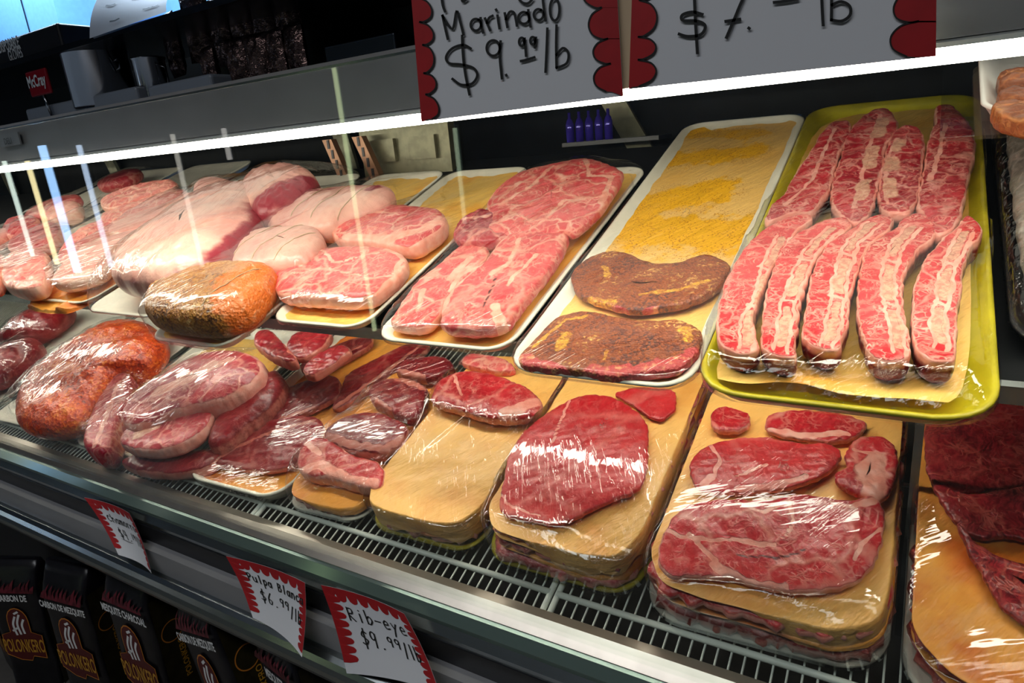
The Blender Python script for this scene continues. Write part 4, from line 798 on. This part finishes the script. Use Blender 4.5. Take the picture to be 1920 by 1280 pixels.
# ================================================================ SIGNS
def px_map(Y, off=0.): return lambda x, y: AY((x, y), Y)+np.array([0, off, 0])
def flatpoly(pts, mp, th=.0015):
    n = len(pts); A = [mp(*p) for p in pts]; B = [p+np.array([0, th, 0]) for p in A]
    return A+B, [tuple(range(n))[::-1], tuple(range(n, 2*n))]+[(i, (i+1) % n, n+(i+1) % n, n+i) for i in range(n)]
def scallop(notches, exts, n=10):
    out = []
    for i, e in enumerate(exts):
        a, b = np.array(notches[i], float), np.array(notches[i+1], float); m_ = (a+b)/2; d = np.array(e, float)-m_
        for t in np.linspace(0, math.pi, n): out.append(tuple(m_+(a-m_)*math.cos(t)+d*math.sin(t)))
    return out
def sign(label, board, borders, strokes, Yb, wd):
    o = AY(board[0], Yb); t = empty('price_sign', o, label, 'price sign', None); off = np.array(o)
    def put(name, items, mat):
        q = MB()
        for V, F in items: q.add(V, F)
        return q.build(name, mat, t)
    put('card', [flatpoly(board, px_map(Yb))], 'white')
    for outer, nts, exs in borders:
        sc = scallop(nts, exs); A0, A1 = np.array(outer[2], float), np.array(outer[1], float)
        if abs(outer[1][1]) < abs(outer[2][1]) and outer[1][1] < outer[2][1]: A0, A1 = A1, A0
        if A0[1] > A1[1]: A0, A1 = A1, A0
        mpb = px_map(Yb-.0012); k_ = len(sc); y0_, y1_ = sc[0][1], sc[-1][1]
        st = [tuple(outer[3])]+sc; yy = [max(A0[1], min(A1[1], y)) for _, y in st]; yy[-1] = A1[1]
        V = [mpb(*p) for p in st]+[mpb(*(A0+(A1-A0)*((y-A0[1])/(A1[1]-A0[1])))) for y in yy]
        put('red_border', [(V, [(i, i+1, k_+2+i, k_+1+i) for i in range(k_)])], 'red')
        put('scallop_outline', [ribbon(sc[::2], 3.2, px_map(Yb-.0016))], 'ink')
    put('lettering', [ribbon(s_, w_*wd, px_map(Yb-.002)) for w_, s_ in strokes], 'ink')
    return t
z2 = lambda L: [(600+x/2.909, y/2.909) for x, y in L]
z3 = lambda L: [(1200+x/2.667, y/2.667) for x, y in L]
S1 = [z2([(668,85),(682,150),(697,212)]), z2([(668,85),(722,158),(745,60),(765,120),(782,188)]), z2(ell(850,135,28,32,-60,300)), z2([(876,98),(880,140),(890,178)]), z2([(900,100),(915,135),(928,165)]), z2([(910,125),(922,98),(942,86)]),
      z2([(968,84),(973,120),(979,155)]), z2([(960,52),(963,57)]), z2([(1008,72),(1015,110),(1022,148)]), z2([(1014,105),(1035,65),(1058,70),(1068,105),(1074,140)]), z2(ell(1112,98,30,32,-60,300)), z2([(1136,55),(1140,100),(1148,145)]),
      z2(ell(1192,80,26,30,-60,300)), z2([(1212,-30),(1220,40),(1230,112)]), z2(ell(1280,52,26,60,-90,270)), z2([(662,-20),(670,30),(682,62)]), z2([(770,-20),(778,8),(800,-5)]), z2([(1085,-5),(1105,15),(1135,18),(1158,-5)]),
      z2([(775,195),(780,300),(792,400),(815,515)]), z2([(822,265),(780,245),(720,265),(688,310),(705,345),(770,352),(835,370),(858,410),(830,455),(770,462),(722,430)]),
      z2(ell(945,262,36,42,-20,340)), z2([(985,225),(980,300),(992,428)]), z2([(1015,408),(1017,412)]), z2(ell(1100,228,14,22,0,360)), z2([(1116,210),(1120,255),(1124,305)]), z2(ell(1160,222,13,20,0,360)), z2([(1178,205),(1176,235),(1172,260)]), z2([(1095,333),(1130,325),(1170,312)]),
      z2([(1240,155),(1236,270),(1230,392)]), z2([(1290,138),(1288,250),(1290,368)]), z2([(1290,300),(1325,262),(1355,290),(1345,345),(1290,370)])]
sign('white card with red scalloped sides reading Marinado $9.99/lb', [(764,-90), (790,228), (1168,180), (1150,-130)],
     [([(803,226), (790,228), (764,-90), (781,-92)], [(782,-60),(783,-5),(786,41),(792,84),(794,137),(798,177),(803,223)], [(806,-30),(810,21),(813,64),(814,110),(818,156),(823,203)]),
      ([(1147,183), (1168,180), (1150,-130), (1120,-128)], [(1118,-60),(1128,14),(1140,72),(1145,119),(1147,172)], [(1090,-15),(1104,52),(1112,100),(1113,148)])],
     [(1.35, s_) for s_ in S1], .649, 3.6)
S2 = [z3([(272,-10),(278,120),(287,265)]), z3([(312,72),(262,60),(212,75),(215,102),(285,105),(326,128),(305,172),(240,182),(195,170)]), z3([(430,-40),(520,-45),(490,50),(432,188)]), z3([(428,107),(500,96)]), z3([(543,140),(547,143)]), z3([(670,12),(730,5),(790,-6)]),
      z3([(908,-30),(912,60),(916,125)]), z3([(958,-30),(958,40),(957,100)]), z3([(957,100),(1010,105),(1050,75),(1048,30),(1005,8),(960,25)])]
sign('wide white card with red scalloped sides reading $7. lb', [(1188,-100), (1179,167), (1755,105), (1757,-160)],
     [([(1185,166), (1179,167), (1188,-100), (1205,-102)], [(1203,-60),(1198,0),(1196,69),(1196,112),(1185,163)], [(1240,-30),(1232,34),(1230,89),(1230,137)]),
      ([(1728,107), (1755,105), (1757,-160), (1726,-157)], [(1722,-30),(1723,39),(1717,107)], [(1675,19),(1669,75)])], [(1.6, s_) for s_ in S2], .649, 3.6)
q = MB(); V, F = flatpoly([(1140,-120), (1195,-125), (1185,164), (1160,168)], px_map(.6515), .001); q.add(V, F); tag(q.build('card_strip', 'tan'), 'narrow tan card strip showing between the two big price signs', 'card')
# ---- curled small tags on the front rail
G = {'C': [[(.9,.85),(.5,1),(.1,.6),(.3,.1),(.9,.15)]], 'h': [[(.1,1.3),(.12,0)], [(.12,.5),(.5,.8),(.8,.5),(.82,0)]], 'o': [ell(.5,.4,.38,.4)], 'm': [[(.05,.8),(.08,0)], [(.08,.5),(.3,.8),(.48,.5),(.5,0)], [(.5,.5),(.72,.8),(.92,.5),(.95,0)]],
 'r': [[(.15,.8),(.2,0)], [(.2,.5),(.5,.82),(.85,.75)]], 'P': [[(.15,1.2),(.18,0)], [(.05,1.1),(.6,1.25),(.85,.9),(.5,.6),(.18,.55)]], 'u': [[(.1,.8),(.15,.2),(.5,0),(.8,.3),(.8,.8)], [(.8,.5),(.88,0)]], 'l': [[(.5,1.3),(.5,0)]],
 'p': [[(.15,.8),(.18,-.5)], [(.18,.6),(.55,.85),(.85,.45),(.5,.05),(.2,.2)]], 'a': [ell(.4,.4,.33,.38), [(.78,.8),(.85,0)]], 'B': [[(.15,1.2),(.15,0)], [(.15,1.2),(.7,1.1),(.6,.7),(.15,.62),(.85,.5),(.7,.05),(.15,0)]],
 'n': [[(.1,.8),(.13,0)], [(.13,.5),(.45,.82),(.78,.5),(.8,0)]], 'c': [[(.85,.7),(.5,.85),(.12,.45),(.45,0),(.85,.12)]], 'R': [[(.15,1.2),(.15,0)], [(.15,1.15),(.7,1.1),(.7,.7),(.15,.6),(.85,0)]], 'i': [[(.5,.8),(.5,0)], [(.5,1.1),(.52,1.12)]],
 'b': [[(.15,1.3),(.15,0)], [(.15,.5),(.55,.75),(.85,.4),(.5,0),(.15,.05)]], '-': [[(.1,.5),(.9,.52)]], 'e': [[(.15,.45),(.8,.5),(.55,.85),(.15,.55),(.3,.05),(.85,.12)]], 'y': [[(.1,.8),(.4,.25)], [(.85,.85),(.4,.2),(.1,-.5)]],
 '$': [[(.8,1),(.4,1.1),(.15,.8),(.5,.6),(.85,.4),(.5,.1),(.1,.2)], [(.5,1.35),(.5,-.2)]], '4': [[(.3,1.2),(.15,.6),(.85,.6)], [(.7,1.2),(.7,0)]], '.': [[(.4,.02),(.5,.04)]], '1': [[(.5,1.2),(.5,0)]], '9': [ell(.45,.9,.32,.32), [(.78,1.1),(.7,0)]],
 '6': [[(.7,1.2),(.25,.6),(.3,.1),(.7,.05),(.8,.4),(.35,.5)]], '/': [[(.75,1.3),(.3,-.1)]], '_': [[(0,-.1),(1,-.1)]]}
def tagcard(label, c, Ys, lines, curl=.02):
    """c: px corners TL,TR,BR,BL; Ys: their depths. curled paper patch"""
    C = [AY(p, y) for p, y in zip(c, Ys)]; org = (C[0]+C[1])/2
    t = empty('price_tag', org, label, 'price tag', 'small price tags on the front rail')
    nrm = np.cross(C[1]-C[0], C[3]-C[0]); nrm /= np.linalg.norm(nrm); nrm *= (-1 if nrm[1] > 0 else 1)
    def mp(s_, y_, off=0.):  # s 0..1 left-right, y 0..1 up
        t_ = 1-y_; p = (C[0]*(1-s_)+C[1]*s_)*(1-t_)+(C[3]*(1-s_)+C[2]*s_)*t_
        return p+nrm*(curl*(4*s_*(1-s_))*(-.5)-curl*.8*math.sin(math.pi*t_)*(.3)+off)-org
    def grid(x0, x1, y0, y1, off, nx=14, ny=16):
        V = [mp(x0+(x1-x0)*i/nx, y0+(y1-y0)*j/ny, off) for j in range(ny+1) for i in range(nx+1)]
        return V, [(j*(nx+1)+i, j*(nx+1)+i+1, (j+1)*(nx+1)+i+1, (j+1)*(nx+1)+i) for j in range(ny) for i in range(nx)]
    V, F = grid(0, 1, 0, 1, 0); o = mesh_obj('card', V, F, 'white', t)
    # red scalloped border left, right, top: strips with pointed white notches
    q = MB()
    def band(fn, k):
        for i in range(k):
            a, b = i/k, (i+1)/k; pts = [fn(a, 0), fn(b, 0)]+[fn(b-(b-a)*u, .12+.05*math.sin(math.pi*u)) for u in np.linspace(0, 1, 7)]
            pts[2] = fn(b, .07); pts[-1] = fn(a, .07)
            V = [mp(x, y, .0007) for x, y in pts]; n = len(V); q.add(V, [tuple(range(n))])
    band(lambda a, d: (d*.95, .12+.88*a), 9); band(lambda a, d: (1-d*.7, .05+.95*a), 10); band(lambda a, d: (a, 1-d), 8)
    mesh_obj('red_border', q.v, q.f, 'red', t, False)
    q = MB()
    for (txt, x0, x1, y0, hh) in lines:
        cw = (x1-x0)/len(txt)
        for i, ch in enumerate(txt):
            small = ch == '_'
            if ch == ' ': continue
            sc_, dy = 1., 0.
            for g in G[ch]:
                V, F = ribbon([(x0+cw*(i+.08+.84*p[0]*.95), y0+hh*p[1]) for p in g], .016, lambda x, y: mp(x, y, .0014)); q.add(V, F)
    mesh_obj('lettering', q.v, q.f, 'ink', t, False)
tagcard('curled small price tag reading Chamorro $4.19/lb, leftmost of three', [(158,932),(243,962),(284,1075),(222,1040)], [.615, .615, .575, .585], [('Chamorro', .2, .9, .62, .11), ('$4.', .28, .6, .36, .13), ('19', .6, .74, .42, .08), ('/lb', .74, .93, .36, .12)], .02)
tagcard('curled small price tag reading Pulpa Blanca $6.99/lb, middle one', [(424,1042),(572,1092),(566,1232),(474,1158)], [.615, .61, .55, .585], [('Pulpa Blanca', .15, .97, .66, .10), ('$6.', .25, .55, .38, .14), ('99', .55, .72, .44, .09), ('/lb', .72, .93, .36, .13)], .02)
tagcard('curled small price tag reading Rib-eye $9.99/lb, rightmost of three', [(602,1096),(758,1150),(825,1300),(650,1262)], [.615, .61, .56, .58], [('Rib-eye', .18, .88, .62, .13), ('$9.', .25, .55, .34, .15), ('99', .55, .72, .40, .09), ('/lb', .72, .93, .32, .14)], .02)
# ================================================================ CHARCOAL BAGS
def charcoal(label, pc, Y, wd, hgt, yaw, roll, lines, dep=.10):
    """pc: px of badge centre on the front face"""
    c = AY(pc, Y); t = empty('charcoal_bag', c, label, 'charcoal bag', 'black charcoal bags under the case', (0, math.radians(roll), math.radians(yaw)))
    hw = wd/2; zt, zb = .235, -(hgt-.19)
    # crumpled sack: rounded-rect section loops
    q = MB(); nz = 18; k = 36; V = []
    def sec(z):
        f = (z-zb)/(zt-zb); pinch = max(0, (f-.82)/.18); return hw*(1-.06*pinch), dep/2*(1-.75*pinch**1.2)
    for j in range(nz+1):
        z = zb+(zt-zb)*j/nz; a, b = sec(z)
        for i in range(k):
            A = 2*math.pi*i/k; ca, sa = math.cos(A), math.sin(A); e_ = .28
            x = a*math.copysign(abs(ca)**e_, ca); y = b*math.copysign(abs(sa)**e_, sa)
            V.append((x+.002*math.sin(31*z+A*3), y+dep/2+(.0015*math.sin(45*z+7*x) if y > 0 else 0), z))
    F = [(j*k+i, j*k+(i+1) % k, (j+1)*k+(i+1) % k, (j+1)*k+i) for j in range(nz) for i in range(k)]+[tuple(range(k))[::-1], tuple(nz*k+i for i in range(k))]
    mesh_obj('sack', V, F, 'bag', t)
    pf = lambda x, y, off=.0: np.array([x, dep/2-sec(y)[1]-.0035-off, y])
    def poly(pts, mat, name, off): 
        V = [pf(x, y, off) for x, y in pts]; mesh_obj(name, V, [tuple(range(len(V)))], mat, t, False)
    # brown gusset side with its own small badge (right side)
    V = [(hw*1.0+.0035, dep*.12, zb+.01), (hw+.0035, dep*.88, zb+.01), (hw+.0035, dep*.88, zt*.72), (hw+.0035, dep*.12, zt*.72)]
    mesh_obj('side_print', V, [(0,1,2,3)], 'bagside', t, False)
    sb = [(dep*.5+.028*math.cos(a), .06+.028*math.sin(a)) for a in np.linspace(0, 6.28, 20)[:-1]]
    V, F = ribbon(sb, .003, lambda y, z: np.array([hw+.0045, y, z]), True); mesh_obj('side_badge', V, F, 'orange', t, False)
    text_mesh('POLONKERO', .022, 'side_lettering', 'gold', t, lambda x, y: np.array([hw+.0045, dep*.72-y, -.03+x*.9]), .0004)
    # flames along the top
    q = MB(); r = random.Random(len(label))
    for i in range(11):
        x = -hw*.9+hw*1.8*(i+.5)/11; h_ = r.uniform(.02, .045); y0 = .142
        q.add([pf(x-.008, y0, .0004), pf(x+.008, y0, .0004), pf(x+.006+r.uniform(-.004, .004), y0+h_*.5, .0004), pf(x+.01, y0+h_, .0004), pf(x-.002, y0+h_*.6, .0004)], [(0,1,2,3,4)])
    mesh_obj('flame_print', q.v, q.f, 'flame', t, False)
    for i, (s_, sz) in enumerate(lines): text_mesh(s_, sz, 'headline', 'printwhite', t, lambda x, y, i=i: pf(x*.80, .112+y*1.5, .0008), .0007)
    # badge: arch over a banner
    def badge(g): return [(-.058-g, -.062-g), (-.058-g, -.012), (-.030-g, -.004), (-.030-g, .022)]+[(.030*math.cos(a)*(1+g/.03), .026+(.030+g)*math.sin(a)) for a in np.linspace(math.pi, 0, 9)]+[(.030+g, -.004), (.060+g, -.012), (.058+g, -.070-g), (.02, -.066-g), (.012, -.078-g), (-.02, -.076-g)]
    sc = wd/.15
    poly([(x*sc, y*sc*1.35) for x, y in badge(.0025)], 'orange', 'badge_outline', .0005)
    poly([(x*sc, y*sc*1.35) for x, y in badge(0)], 'maroon', 'badge', .0010)
    # pale engraved figure reduced to abstract strokes of the same size and tone
    qa = MB()
    for s_ in ([(-.012,-.01),(-.016,.015),(-.006,.035)], [(0,-.008),(-.003,.018),(.008,.04)], [(.012,-.006),(.010,.014),(.018,.028)], [(-.004,.044),(.006,.048)], [(-.02,.0),(-.008,.006)]):
        V, F = ribbon([(x*sc, y*sc*1.35) for x, y in s_], .0065*sc, lambda x, y: pf(x, y, .0015)); qa.add(V, F)
    mesh_obj('badge_figure', qa.v, qa.f, 'printwhite', t, False)
    text_mesh('POLONKERO', .032*sc, 'badge_lettering', 'gold', t, lambda x, y: pf(x*.66, -.075*sc+y*2., .002), .0006)
charcoal('black charcoal bag at the left picture edge, mostly cut off', (-12,1165), .62, .165, .47, -8, 4, [('CARBON', .02)])
charcoal('black charcoal bag second from left, badge turned away', (40,1180), .63, .165, .47, 28, 4, [('CARBON DE', .022)])
charcoal('black charcoal bag headed CARBON DE MEZQUITE, in the middle', (138,1205), .62, .17, .46, 12, 3, [('CARBON DE MEZQUITE', .020)])
charcoal('black charcoal bag headed MESQUITE CHARCOAL, right of the middle', (256,1225), .62, .17, .45, 4, 1, [('MESQUITE CHARCOAL', .021)])
charcoal('tilted black charcoal bag under the middle price tag', (405,1290), .62, .17, .42, -4, -14, [('CARBON DE MEZQUITE', .020)])
charcoal('black charcoal bag lowest at right under the price tags', (545,1365), .62, .17, .36, -12, -6, [('MESQUITE', .021)])
# ================================================================ BACK COUNTER ABOVE THE CASE
q = MB(); q.box((XL, 1.30, zc(.17)), (-.2, 1.75, zc(.19))); wt = q.build('worktop', 'darksteel'); tag(wt, 'dark rear worktop carrying the pot and snack packets above the case', 'worktop')
q = MB(); q.box((XL, 1.75, zc(.17)), (.5, 1.77, zc(.45))); tag(q.build('back_panel', 'blackgloss'), 'dark glossy panel behind the pot and snack packets', 'panel')
sf = empty('top_shelf', (-2, 1.5, zc(.42)), 'long dark shelf with bright steel edge carrying the glove box', 'shelf')
q = MB(); q.box((XL, 1.30, zc(.415)), (-.2, 1.75, zc(.425))); q.build('board', 'darksteel', sf)
q = MB(); q.box((XL, 1.292, zc(.412)), (-.2, 1.30, zc(.430))); q.build('steel_edge', 'chrome', sf)
def pbox(name, lab, cat, pa, pb, Y, dep, mat, bev=0., par=None):
    A, B = AY(pa, Y), AY(pb, Y); q = MB(); q.box((min(A[0], B[0]), Y, min(A[2], B[2])), (max(A[0], B[0]), Y+dep, max(A[2], B[2])))
    o = q.build(name, mat, par)
    if bev: m_ = o.modifiers.new('b', 'BEVEL'); m_.width = bev; m_.segments = 3
    if lab: tag(o, lab, cat)
    return o
WT = zc(.19)
def onbox(name, lab, cat, x0, x1, ytop, Y, dep, mat, bev=.004, z0=None):
    A = AY((x0, ytop), Y); B = AY((x1, ytop), Y); zt = max((A[2]+B[2])/2, (z0 or WT)+.01); q = MB(); q.box((A[0], Y, z0 or WT), (B[0], Y+dep, zt)); o = q.build(name, mat)
    m_ = o.modifiers.new('b', 'BEVEL'); m_.width = bev; m_.segments = 3; tag(o, lab, cat); return o
M['offwhite'] = plain('offwhite_machine', (.30, .33, .38), .35)
onbox('machine_base', 'low pale machine base left of the pot', 'machine', 40, 258, 185, 1.34, .3, 'offwhite', .01)
onbox('machine_base', 'low pale machine base right of the pot under the snack packets', 'machine', 272, 395, 150, 1.34, .3, 'offwhite', .01)
# badge plate
A = AY((70, 155), 1.31); bd = empty('name_badge', A, 'glossy red badge plate with pale blackletter lettering', 'badge')
q = MB(); q.box(A+[-.072, 0, -.043], A+[.072, .012, .043]); o = q.build('plate', 'redgloss', bd); m_ = o.modifiers.new('b', 'BEVEL'); m_.width = .012; m_.segments = 4
text_mesh('McCray', .045, 'lettering', 'printwhite', bd, lambda x, y: np.array([x*.9, -.003, -.012+y*1.2]), .0012)
q = MB(); q.tube([A+[0, .008, -.03], A+[0, .02, -.12]], .006); q.build('stem', 'chrome', bd, True)
# pot and kettle
def lathe_thing(name, lab, cat, pc, Y, r, h, mat):
    c = AY(pc, Y); c[2] = zc(.235); q = MB(); q.lathe([(0, 0), (r*.97, 0), (r, .006), (r, h), (r*1.06, h+.004), (r*1.06, h+.008), (r*.97, h+.006), (r*.96, .01), (0, .01)], c, 48)
    t = empty(name, c, lab, cat); q.build('pot_body', mat, t, True); return t, c
base_z = AY((150, 180), 1.42)[2]
t, c = lathe_thing('stock_pot', 'tall stainless stock pot standing on the machine base', 'pot', (192, 160), 1.42, .105, .19, 'chrome')
for s_ in (-1, 1):
    q = MB(); q.tube([c+[s_*.10, 0, .14], c+[s_*.135, 0, .15], c+[s_*.135, .0, .12], c+[s_*.10, 0, .11]], .004); q.build('handle', 'chrome', t, True)
t, c = lathe_thing('steel_kettle', 'small steel jug right of the stock pot', 'jug', (283, 135), 1.42, .05, .12, 'chrome')
q = MB(); q.tube([c+[.05, 0, .10], c+[.085, 0, .09], c+[.08, 0, .03], c+[.05, 0, .02]], .004); q.build('handle', 'chrome', t, True)
# snack packets on the worktop: crinkled pillow bags in two rows
def packet(lab, pc, Y, w_, h_):
    c = AY(pc, Y); V = []; nx, ny = 12, 14; r = random.Random(int(pc[0])); ph = r.uniform(0, 6)
    for sgn in (-1, 1):
        for j in range(ny+1):
            for i in range(nx+1):
                x = -1+2*i/nx; y = -1+2*j/ny; th = .02*((1-abs(x)**3)*(1-abs(y)**4))**.6*(1+.25*math.sin(9*x+ph)*math.sin(7*y+ph))
                V.append((x*w_/2*(1-.05*(1-abs(y))), sgn*th+.0004*sgn, y*h_/2))
    n1 = (nx+1)*(ny+1); F = []
    for b in (0, 1):
        for j in range(ny):
            for i in range(nx):
                a_ = b*n1+j*(nx+1)+i; f_ = (a_, a_+1, a_+nx+2, a_+nx+1); F.append(f_ if b == 0 else f_[::-1])
    o = mesh_obj('snack_packet', V, F, 'snack', None, True, c, (0, 0, r.uniform(-.3, .3))); tag(o, lab, 'packet', 'snack packets on the worktop')
pkx = [(325,85,'leftmost'), (372,55,'second'), (415,60,'third'), (455,40,'fourth'), (498,40,'fifth'), (540,35,'sixth')]
for i, (x, y, l_) in enumerate(pkx): packet('shiny dark snack packet, %s in the back row' % l_, (x, y), 1.52, .105, .20)
for i, (x, y, l_) in enumerate([(395,130,'leftmost'), (447,115,'second'), (485,108,'third'), (520,100,'fourth'), (555,90,'rightmost')]): packet('small foil snack packet, %s in the front row' % l_, (x, y), 1.42, .09, .13)
onbox('glass_tray', 'shallow glass dish shining at the right end of the worktop', 'dish', 605, 740, 75, 1.40, .25, 'darksteel', .004)
# glove box on the shelf
A, B = AY((-60, 105), 1.31), AY((122, 105), 1.31); zt = AY((95, 45), 1.31)[2]
gb = empty('glove_box', ((A[0]+B[0])/2, 1.38, zc(.426)), 'black box reading DISPOSABLE GLOVES on the top shelf', 'box')
q = MB(); q.box((A[0], 1.31, zc(.426)), (B[0], 1.45, zt)); o = q.build('carton', 'black', gb); m_ = o.modifiers.new('b', 'BEVEL'); m_.width = .01; m_.segments = 3
gx = AY((28, 95), 1.31)[0]-gb.location[0]; zz = zt-gb.location[2]; hb = zz
text_mesh('DISPOSABLE', hb*.58, 'lettering', 'printwhite', gb, lambda x, y: np.array([gx+x*.62-.03, -.0725, hb*.53+y*1.15]), .0008)
text_mesh('GLOVES', hb*.58, 'lettering', 'printwhite', gb, lambda x, y: np.array([gx+x*.62+.0, -.0725, hb*.08+y*1.15]), .0008)
# leaflet curling over the shelf edge
C = [AY(p, y) for p, y in zip([(195, -25), (335, -25), (312, 22), (168, 72)], [1.42, 1.42, 1.285, 1.285])]
V = []; 
for j in range(9):
    for i in range(9):
        a_, b_ = i/8, j/8; V.append((C[0]*(1-a_)+C[1]*a_)*(1-b_)+(C[3]*(1-a_)+C[2]*a_)*b_+np.array([0, -.015*math.sin(math.pi*b_), 0])-C[0])
o = mesh_obj('leaflet', V, [(j*9+i, j*9+i+1, (j+1)*9+i+1, (j+1)*9+i) for j in range(8) for i in range(8)], 'white', None, True, C[0]); tag(o, 'white printed leaflet lying over the shelf edge beside the glove box', 'leaflet')
q = MB(); r = random.Random(4)
for i in range(10):
    a_, b_ = .15+.7*r.random(), .15+.7*r.random()
    f = lambda x, y: (C[0]*(1-x)+C[1]*x)*(1-y)+(C[3]*(1-x)+C[2]*x)*y+np.array([0, -.015*math.sin(math.pi*y)-.002, 0])-C[0]
    V, F = ribbon([(a_, b_), (a_+.06, b_+.01), (a_+.11, b_-.01)], .03, f); q.add(V, F)
mesh_obj('small_print', q.v, q.f, 'ink', o, False)
# far room at the top left: wall cabinet door joints, notice, poster frame
pb = pbox('notice_board', None, None, (140, -40), (238, 62), 2.9, .03, 'olive'); tag(pb, 'dark board with a printed notice on the far blue wall', 'board')
A = AY((175, 20), 2.89); q = MB(); q.box(A+[-.13, -.005, -.16], A+[.10, 0, .2]); o = q.build('printed_notice', 'white'); tag(o, 'white printed notice sheet pinned on the dark board', 'notice')
q = MB()
for i in range(9): q.box(A+[-.10, -.008, -.12+.034*i], A+[.07, -.0052, -.105+.034*i])
oo = q.build('text_lines', 'ink', o)
c_w = pbox('wall_cabinet', 'pale blue wall cabinet behind the glove box', 'cabinet', (-150, -80), (118, 70), 2.6, .4, 'blue')
q = MB(); A = AY((18, -80), 2.6); B = AY((40, 70), 2.6); q.box((A[0]-.006, 2.595, B[2]), (A[0]+.006, 2.599, A[2])); q.build('door_gap', 'darksteel', c_w)
# price rail piece at far left on fascia
A = AY((22, 262), .715); q = MB(); q.box(A+[-.05, -.003, -.012], A+[.04, 0, .013]); tg = q.build('shelf_label', 'grey'); tag(tg, 'grey label plate reading DELI on the canopy fascia at far left', 'label')
text_mesh('DELI', .018, 'lettering', 'ink', tg, lambda x, y: np.array([x, -.0045, .004+y]))
